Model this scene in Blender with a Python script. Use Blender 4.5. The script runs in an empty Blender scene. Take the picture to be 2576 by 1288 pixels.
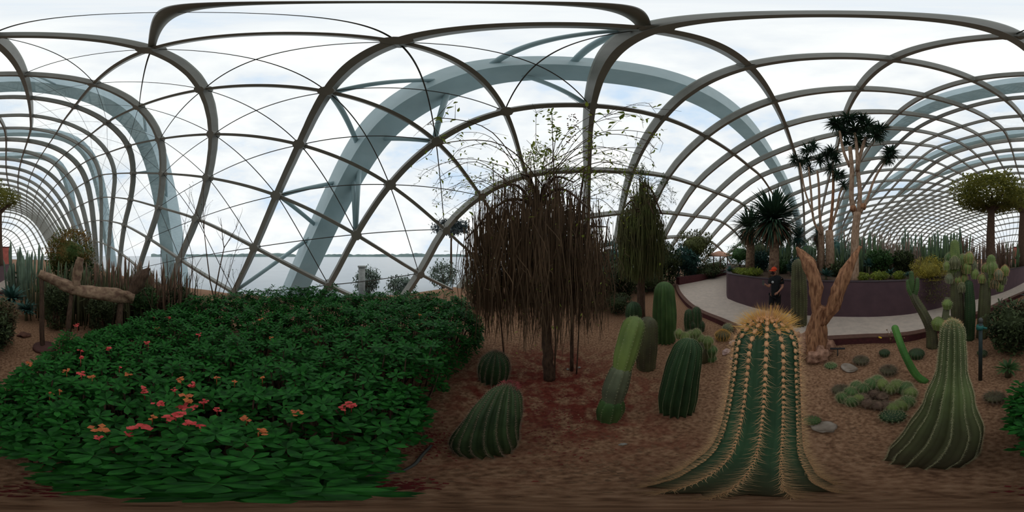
import bpy, math, random
import numpy as np
from mathutils import Vector, Matrix, noise as mnoise
PI = math.pi
random.seed(7); rng = np.random.default_rng(7)
SC = bpy.context.scene
COL = SC.collection
W, H = 2576, 1288
CAMZ = 2.05

# ---------------------------------------------------------------- camera
cd = bpy.data.cameras.new('camera'); cam = bpy.data.objects.new('camera', cd); COL.objects.link(cam)
cam.location = (0, 0, CAMZ); cam.rotation_euler = (PI/2, 0, 0)
cd.type = 'PANO'
try: cd.panorama_type = 'EQUIRECTANGULAR'
except Exception: pass
try: cd.cycles.panorama_type = 'EQUIRECTANGULAR'
except Exception: pass
cd.clip_start = 0.01; cd.clip_end = 5000
SC.camera = cam

# ---------------------------------------------------------------- sky and exposure
SC.view_settings.view_transform = 'Standard'; SC.view_settings.look = 'None'
SC.view_settings.gamma = 1; SC.view_settings.exposure = 0.0
SC.view_settings.use_curve_mapping = False
wd = bpy.data.worlds.new('sky'); SC.world = wd; wd.use_nodes = True
nt = wd.node_tree; nt.nodes.clear()
out = nt.nodes.new('ShaderNodeOutputWorld'); bg = nt.nodes.new('ShaderNodeBackground')
tc = nt.nodes.new('ShaderNodeTexCoord'); mp = nt.nodes.new('ShaderNodeMapping')
mp.inputs['Scale'].default_value = (1, 1, 2.2); mp.inputs['Location'].default_value = (.35, .2, .1)
nz = nt.nodes.new('ShaderNodeTexNoise'); nz.inputs['Scale'].default_value = 2.6; nz.inputs['Detail'].default_value = 7; nz.inputs['Roughness'].default_value = .55
rp = nt.nodes.new('ShaderNodeValToRGB')
rp.color_ramp.elements[0].position = .30; rp.color_ramp.elements[0].color = (.60, .73, .90, 1)
rp.color_ramp.elements[1].position = .44; rp.color_ramp.elements[1].color = (.84, .86, .90, 1)
e = rp.color_ramp.elements.new(.60); e.color = (1.0, .99, .98, 1)
nt.links.new(tc.outputs['Generated'], mp.inputs['Vector']); nt.links.new(mp.outputs[0], nz.inputs['Vector'])
nt.links.new(nz.outputs['Fac'], rp.inputs[0]); nt.links.new(rp.outputs[0], bg.inputs['Color'])
bg.inputs['Strength'].default_value = 1.12
nt.links.new(bg.outputs[0], out.inputs[0])

# ---------------------------------------------------------------- helpers
def az(px): return (px/W-.5)*2*PI
def el(py): return (.5-py/H)*PI
def at(px, D, z=0.0):
    a = az(px); return Vector((math.sin(a)*D, math.cos(a)*D, z))
def ray(px, py, D):                       # point seen at a picture direction, at horizontal distance D
    return at(px, D, CAMZ+math.tan(el(py))*D)
def gnd(px, py, z=0.0):
    return at(px, (CAMZ-z)/math.tan(-el(py)), z)
def U(a, b): return random.uniform(a, b)

MATS = {}
def mat(name, c1, c2=None, rough=.8, scale=8, bump=0, detail=4, spec=.3, trans=0, metal=0, lo=.35, hi=.65, coords='Object', stretch=None):
    if name in MATS: return MATS[name]
    m = bpy.data.materials.new(name); m.use_nodes = True; n = m.node_tree; n.nodes.clear()
    o = n.nodes.new('ShaderNodeOutputMaterial'); b = n.nodes.new('ShaderNodeBsdfPrincipled')
    b.inputs['Roughness'].default_value = rough; b.inputs['Metallic'].default_value = metal
    b.inputs['Specular IOR Level'].default_value = spec
    t = n.nodes.new('ShaderNodeTexCoord'); z = n.nodes.new('ShaderNodeTexNoise')
    z.inputs['Scale'].default_value = scale; z.inputs['Detail'].default_value = detail
    src = t.outputs[coords]
    if stretch:
        mm = n.nodes.new('ShaderNodeMapping'); mm.inputs['Scale'].default_value = stretch
        n.links.new(src, mm.inputs[0]); src = mm.outputs[0]
    n.links.new(src, z.inputs['Vector'])
    r = n.nodes.new('ShaderNodeValToRGB'); c2 = c2 or tuple(v*.75 for v in c1)
    r.color_ramp.elements[0].position = lo; r.color_ramp.elements[0].color = (*c2, 1)
    r.color_ramp.elements[1].position = hi; r.color_ramp.elements[1].color = (*c1, 1)
    n.links.new(z.outputs['Fac'], r.inputs[0]); n.links.new(r.outputs[0], b.inputs['Base Color'])
    if bump:
        bp = n.nodes.new('ShaderNodeBump'); bp.inputs['Strength'].default_value = bump; bp.inputs['Distance'].default_value = .05
        n.links.new(z.outputs['Fac'], bp.inputs['Height']); n.links.new(bp.outputs[0], b.inputs['Normal'])
    last = b.outputs[0]
    if trans:
        tr = n.nodes.new('ShaderNodeBsdfTranslucent'); n.links.new(r.outputs[0], tr.inputs[0])
        mx = n.nodes.new('ShaderNodeMixShader'); mx.inputs[0].default_value = trans
        n.links.new(last, mx.inputs[1]); n.links.new(tr.outputs[0], mx.inputs[2]); last = mx.outputs[0]
    n.links.new(last, o.inputs[0]); MATS[name] = m
    return m

class MB:
    def __init__(s): s.v = []; s.f = []; s.n = 0
    def add(s, v, f):
        v = np.asarray(v, float).reshape(-1, 3); s.v.append(v)
        k = s.n
        s.f += [tuple(i+k for i in q) for q in f]; s.n += len(v)
    def inst(s, tv, tf, R, L):             # template copied with many rotations/scales R (N,3,3) and places L (N,3)
        R = np.asarray(R); L = np.asarray(L)
        if len(L) == 0: return
        V = np.einsum('nij,kj->nki', R, tv)+L[:, None, :]
        k = s.n; m = len(tv)
        s.v.append(V.reshape(-1, 3))
        for i in range(len(L)):
            b = k+i*m
            s.f += [tuple(j+b for j in q) for q in tf]
        s.n += len(L)*m
    def tube(s, P, R, n=8, caps=True, prof=None):
        P = [Vector(p) for p in P]
        if not hasattr(R, '__len__'): R = [R]*len(P)
        T = [(P[min(i+1, len(P)-1)]-P[max(i-1, 0)]).normalized() for i in range(len(P))]
        x = T[0].orthogonal().normalized() if abs(T[0].z) < .99 else Vector((1, 0, 0))
        x = (x-T[0]*x.dot(T[0])).normalized(); v = []
        for i, p in enumerate(P):
            x = (x-T[i]*x.dot(T[i])).normalized(); y = T[i].cross(x)
            for k in range(n):
                a = 2*PI*k/n; q = prof[k] if prof else 1
                v.append(p+(x*math.cos(a)+y*math.sin(a))*R[i]*q)
        f = [(i*n+k, i*n+(k+1) % n, (i+1)*n+(k+1) % n, (i+1)*n+k) for i in range(len(P)-1) for k in range(n)]
        if caps: f += [tuple(range(n))[::-1], tuple(range((len(P)-1)*n, len(P)*n))]
        s.add([tuple(q) for q in v], f)
    def box(s, c, d, rz=0):
        c = Vector(c); v = []
        for i in range(8):
            q = Vector(((i & 1)-.5, ((i >> 1) & 1)-.5, ((i >> 2) & 1)-.5)); q = Vector((q.x*d[0], q.y*d[1], q.z*d[2]))
            q.rotate(Matrix.Rotation(rz, 3, 'Z')); v.append(tuple(c+q))
        s.add(v, [(0, 2, 3, 1), (4, 5, 7, 6), (0, 1, 5, 4), (2, 6, 7, 3), (0, 4, 6, 2), (1, 3, 7, 5)])
    def beam(s, P, N, w, h):               # box section swept along P, N = up normals
        P = [Vector(p) for p in P]; N = [Vector(q) for q in N]; v = []
        for i, p in enumerate(P):
            t = (P[min(i+1, len(P)-1)]-P[max(i-1, 0)]).normalized(); u = (N[i]-t*N[i].dot(t)).normalized(); x = t.cross(u)
            for a, b in ((-1, -1), (1, -1), (1, 1), (-1, 1)): v.append(tuple(p+x*a*w/2+u*b*h/2))
        f = [(i*4+k, i*4+(k+1) % 4, (i+1)*4+(k+1) % 4, (i+1)*4+k) for i in range(len(P)-1) for k in range(4)]
        f += [(3, 2, 1, 0), tuple(range(len(v)-4, len(v)))]
        s.add(v, f)
    def blob(s, c, r, sub=2, amp=.15, fr=2.0, seed=0, flat=None):
        v, f = ico(sub); c = Vector(c); o = []
        if not hasattr(r, '__len__'): r = (r, r, r)
        for q in v:
            k = 1+amp*mnoise.noise(Vector(q)*fr+Vector((seed*3.1, seed*1.7, seed)))*2
            p = Vector((q[0]*r[0]*k, q[1]*r[1]*k, q[2]*r[2]*k))
            if flat is not None and p.z < flat: p.z = flat
            o.append(tuple(c+p))
        s.add(o, f)
    def build(s, name, material, parent=None, smooth=True, label=None, loc=None):
        me = bpy.data.meshes.new(name)
        V = np.concatenate(s.v) if s.v else np.zeros((0, 3))
        org = Vector((0, 0, 0))
        if parent is not None: org = wloc(parent)
        elif loc is not None: org = Vector(loc)
        V = V-np.array(org)
        me.from_pydata(V.tolist(), [], s.f); me.materials.append(material)
        if smooth: me.polygons.foreach_set('use_smooth', [True]*len(me.polygons))
        me.update()
        o = bpy.data.objects.new(name, me); COL.objects.link(o)
        if parent is not None: o.parent = parent
        else: o.location = org
        if label: o['label'] = label
        return o
def wloc(o):
    p = Vector(o.location)
    while o.parent: o = o.parent; p += o.location
    return p
_ico = {}
def ico(sub):
    if sub in _ico: return _ico[sub]
    import bmesh
    b = bmesh.new(); bmesh.ops.create_icosphere(b, subdivisions=sub, radius=1)
    b.verts.ensure_lookup_table(); r = ([tuple(v.co) for v in b.verts], [tuple(v.index for v in f.verts) for f in b.faces]); b.free()
    _ico[sub] = r; return r
def tag(o, label, cat, group=None, kind=None):
    o['label'] = label; o['category'] = cat
    if group: o['group'] = group
    if kind: o['kind'] = kind
    return o
def thing(name, label, cat, loc=(0, 0, 0), group=None):
    o = bpy.data.objects.new(name, None); COL.objects.link(o); o.location = loc; o.empty_display_size = .1
    return tag(o, label, cat, group)
def struct(o, label=None, cat=None):
    o['kind'] = 'structure'
    if label: o['label'] = label
    if cat: o['category'] = cat
    return o
def copy_tree(o, parent=None):
    c = o.copy(); COL.objects.link(c)
    if parent is not None: c.parent = parent
    for ch in list(o.children): copy_tree(ch, c)
    return c
def smooth_path(P, n=4):                   # Catmull-Rom
    P = [Vector(p) for p in P]; o = []
    for i in range(len(P)-1):
        a = P[i-1] if i else P[0]*2-P[1]; b = P[i]; c = P[i+1]; d = P[i+2] if i+2 < len(P) else P[-1]*2-P[-2]
        for k in range(n):
            t = k/n; o.append(.5*((2*b)+(c-a)*t+(2*a-5*b+4*c-d)*t*t+(3*b-a-3*c+d)*t**3))
    o.append(P[-1]); return o
def interp(vals, n):                       # the same sampling for radii
    o = []
    for i in range(len(vals)-1):
        for k in range(n):
            t = k/n; t = t*t*(3-2*t); o.append(vals[i]*(1-t)+vals[i+1]*t)
    o.append(vals[-1]); return o
def frames(dirs, scales, rolls=None):      # template +Z along dirs
    d = np.asarray(dirs, float); d = d/np.linalg.norm(d, axis=1, keepdims=True)
    up = np.where(np.abs(d[:, 2:3]) < .95, np.array([[0, 0, 1.]]), np.array([[1., 0, 0]]))
    x = np.cross(up, d); x /= np.linalg.norm(x, axis=1, keepdims=True); y = np.cross(d, x)   # y points upward side
    if rolls is not None:
        c, s_ = np.cos(rolls)[:, None], np.sin(rolls)[:, None]; x, y = x*c+y*s_, y*c-x*s_
    R = np.stack([x, y, d], axis=2)
    sc = np.asarray(scales, float)
    if sc.ndim == 1: sc = sc[:, None]*np.ones((1, 3))
    return R*sc[:, None, :]
# leaf templates: length along +Z, width along X, upper side +Y
LEAF_V = np.array([(0, 0, 0), (-.17, .02, .45), (0, -.03, .45), (.17, .02, .45), (-.2, 0, .75), (0, -.06, .75), (.2, 0, .75), (0, -.12, 1.0)], float)
LEAF_F = [(0, 2, 1), (0, 3, 2), (1, 2, 5, 4), (2, 3, 6, 5), (4, 5, 7), (5, 6, 7)]
BLADE_V = np.array([(-.035, 0, 0), (.035, 0, 0), (-.045, -.02, .35), (.045, -.02, .35), (-.03, -.12, .7), (.03, -.12, .7), (0, -.32, .97)], float)
BLADE_F = [(0, 1, 3, 2), (2, 3, 5, 4), (4, 5, 6)]
QUAD_V = np.array([(0, 0, 0), (-.28, .03, .5), (0, -.05, 1), (.28, .03, .5)], float); QUAD_F = [(0, 3, 2, 1)]
SPK_V = np.array([(-.5, -.3, 0), (.5, -.3, 0), (0, .55, 0), (0, 0, 1)], float); SPK_F = [(0, 1, 3), (1, 2, 3), (2, 0, 3)]
def rdirs(n, zlo=-1, zhi=1):
    z = rng.uniform(zlo, zhi, n); a = rng.uniform(0, 2*PI, n); r = np.sqrt(1-z*z)
    return np.stack([r*np.cos(a), r*np.sin(a), z], 1)

# ---------------------------------------------------------------- materials
STEEL = mat('grey_painted_steel', (.27, .265, .23), (.235, .23, .20), .5, 3, spec=.4)
PALE = mat('pale_blue_grey_steel', (.42, .52, .55), (.37, .47, .50), .45, 1.5, spec=.4)
CABLE = mat('dark_cable', (.10, .10, .09), None, .6)
CONC = mat('pale_concrete', (.56, .46, .385), (.47, .39, .33), .85, 6, .05)
WALLM = mat('purple_brown_render', (.10, .056, .066), (.082, .046, .056), .7, 3, .05)
KERB = mat('dark_red_kerb', (.11, .032, .034), (.075, .024, .027), .8, 12, .1)
KERBT = mat('brown_kerb_top', (.14, .07, .05), None, .85, 12, .1)
BARK = mat('brown_bark', (.13, .078, .050), (.065, .038, .025), .9, 14, .6, stretch=(3, 3, .6))
PALEBARK = mat('pale_tan_bark', (.46, .31, .21), (.27, .16, .10), .85, 9, .4, stretch=(2, 2, .8))
ORBARK = mat('orange_brown_driftwood', (.50, .25, .13), (.19, .08, .04), .85, 7, .8, stretch=(3, 3, .7))
LOG = mat('weathered_log_wood', (.33, .22, .14), (.16, .09, .06), .9, 10, .6)
TWIG = mat('brown_hanging_twigs', (.17, .105, .060), (.085, .052, .030), .9, 3)
TWIGG = mat('green_brown_hanging_twigs', (.11, .125, .035), (.085, .070, .028), .9, 2)
LEAFG = mat('deep_green_leaves', (.026, .175, .020), (.010, .065, .011), .55, 22, trans=.25, spec=.18)
LEAFY = mat('yellow_green_leaves', (.36, .42, .06), (.17, .24, .04), .6, 4, trans=.3)
LEAFD = mat('dark_olive_leaves', (.075, .10, .034), (.035, .05, .02), .7, 4, trans=.1)
LEAFB = mat('blue_green_leaves', (.06, .15, .12), (.035, .085, .07), .6, 4, trans=.1)
LEAFM = mat('mid_green_leaves', (.075, .17, .045), (.04, .085, .03), .6, 4, trans=.15)
LEAFYUC = mat('dark_green_sword_leaves', (.05, .105, .055), (.022, .05, .032), .55, 4, trans=.1)
DRYL = mat('dry_brown_leaves', (.28, .16, .09), (.14, .08, .045), .9, 4)
PETAL = mat('coral_red_petals', (.80, .12, .11), (.62, .06, .06), .6, 20, trans=.2)
PETALO = mat('orange_petals', (.70, .22, .06), (.5, .12, .05), .6, 20, trans=.2)
REDL = mat('fallen_red_petals', (.22, .022, .022), (.11, .014, .012), .8, 6)
def cmat(name, a, b, sc=5): return mat(name, a, b, .6, sc, .1, stretch=(1, 1, .5))
def corky(m, z0, z1, col):                 # corky old skin at the foot of the plant
    n = m.node_tree; b = [q for q in n.nodes if q.type == 'BSDF_PRINCIPLED'][0]; src = b.inputs['Base Color'].links[0].from_socket
    t = n.nodes.new('ShaderNodeTexCoord'); s = n.nodes.new('ShaderNodeSeparateXYZ'); n.links.new(t.outputs['Object'], s.inputs[0])
    z = n.nodes.new('ShaderNodeTexNoise'); z.inputs['Scale'].default_value = 9; n.links.new(t.outputs['Object'], z.inputs[0])
    a = n.nodes.new('ShaderNodeMath'); a.operation = 'MULTIPLY_ADD'; a.inputs[1].default_value = .35; n.links.new(z.outputs['Fac'], a.inputs[0]); n.links.new(s.outputs[2], a.inputs[2])
    r = n.nodes.new('ShaderNodeMapRange'); r.inputs[1].default_value = z0+.17; r.inputs[2].default_value = z1+.17; r.inputs[3].default_value = .8; r.inputs[4].default_value = 0; n.links.new(a.outputs[0], r.inputs[0])
    x = n.nodes.new('ShaderNodeMix'); x.data_type = 'RGBA'; n.links.new(r.outputs[0], x.inputs[0]); n.links.new(src, x.inputs[6]); x.inputs[7].default_value = (*col, 1); n.links.new(x.outputs[2], b.inputs['Base Color']); return m
KS=list(range(-20,6)); JS=list(range(-7,27))
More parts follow.
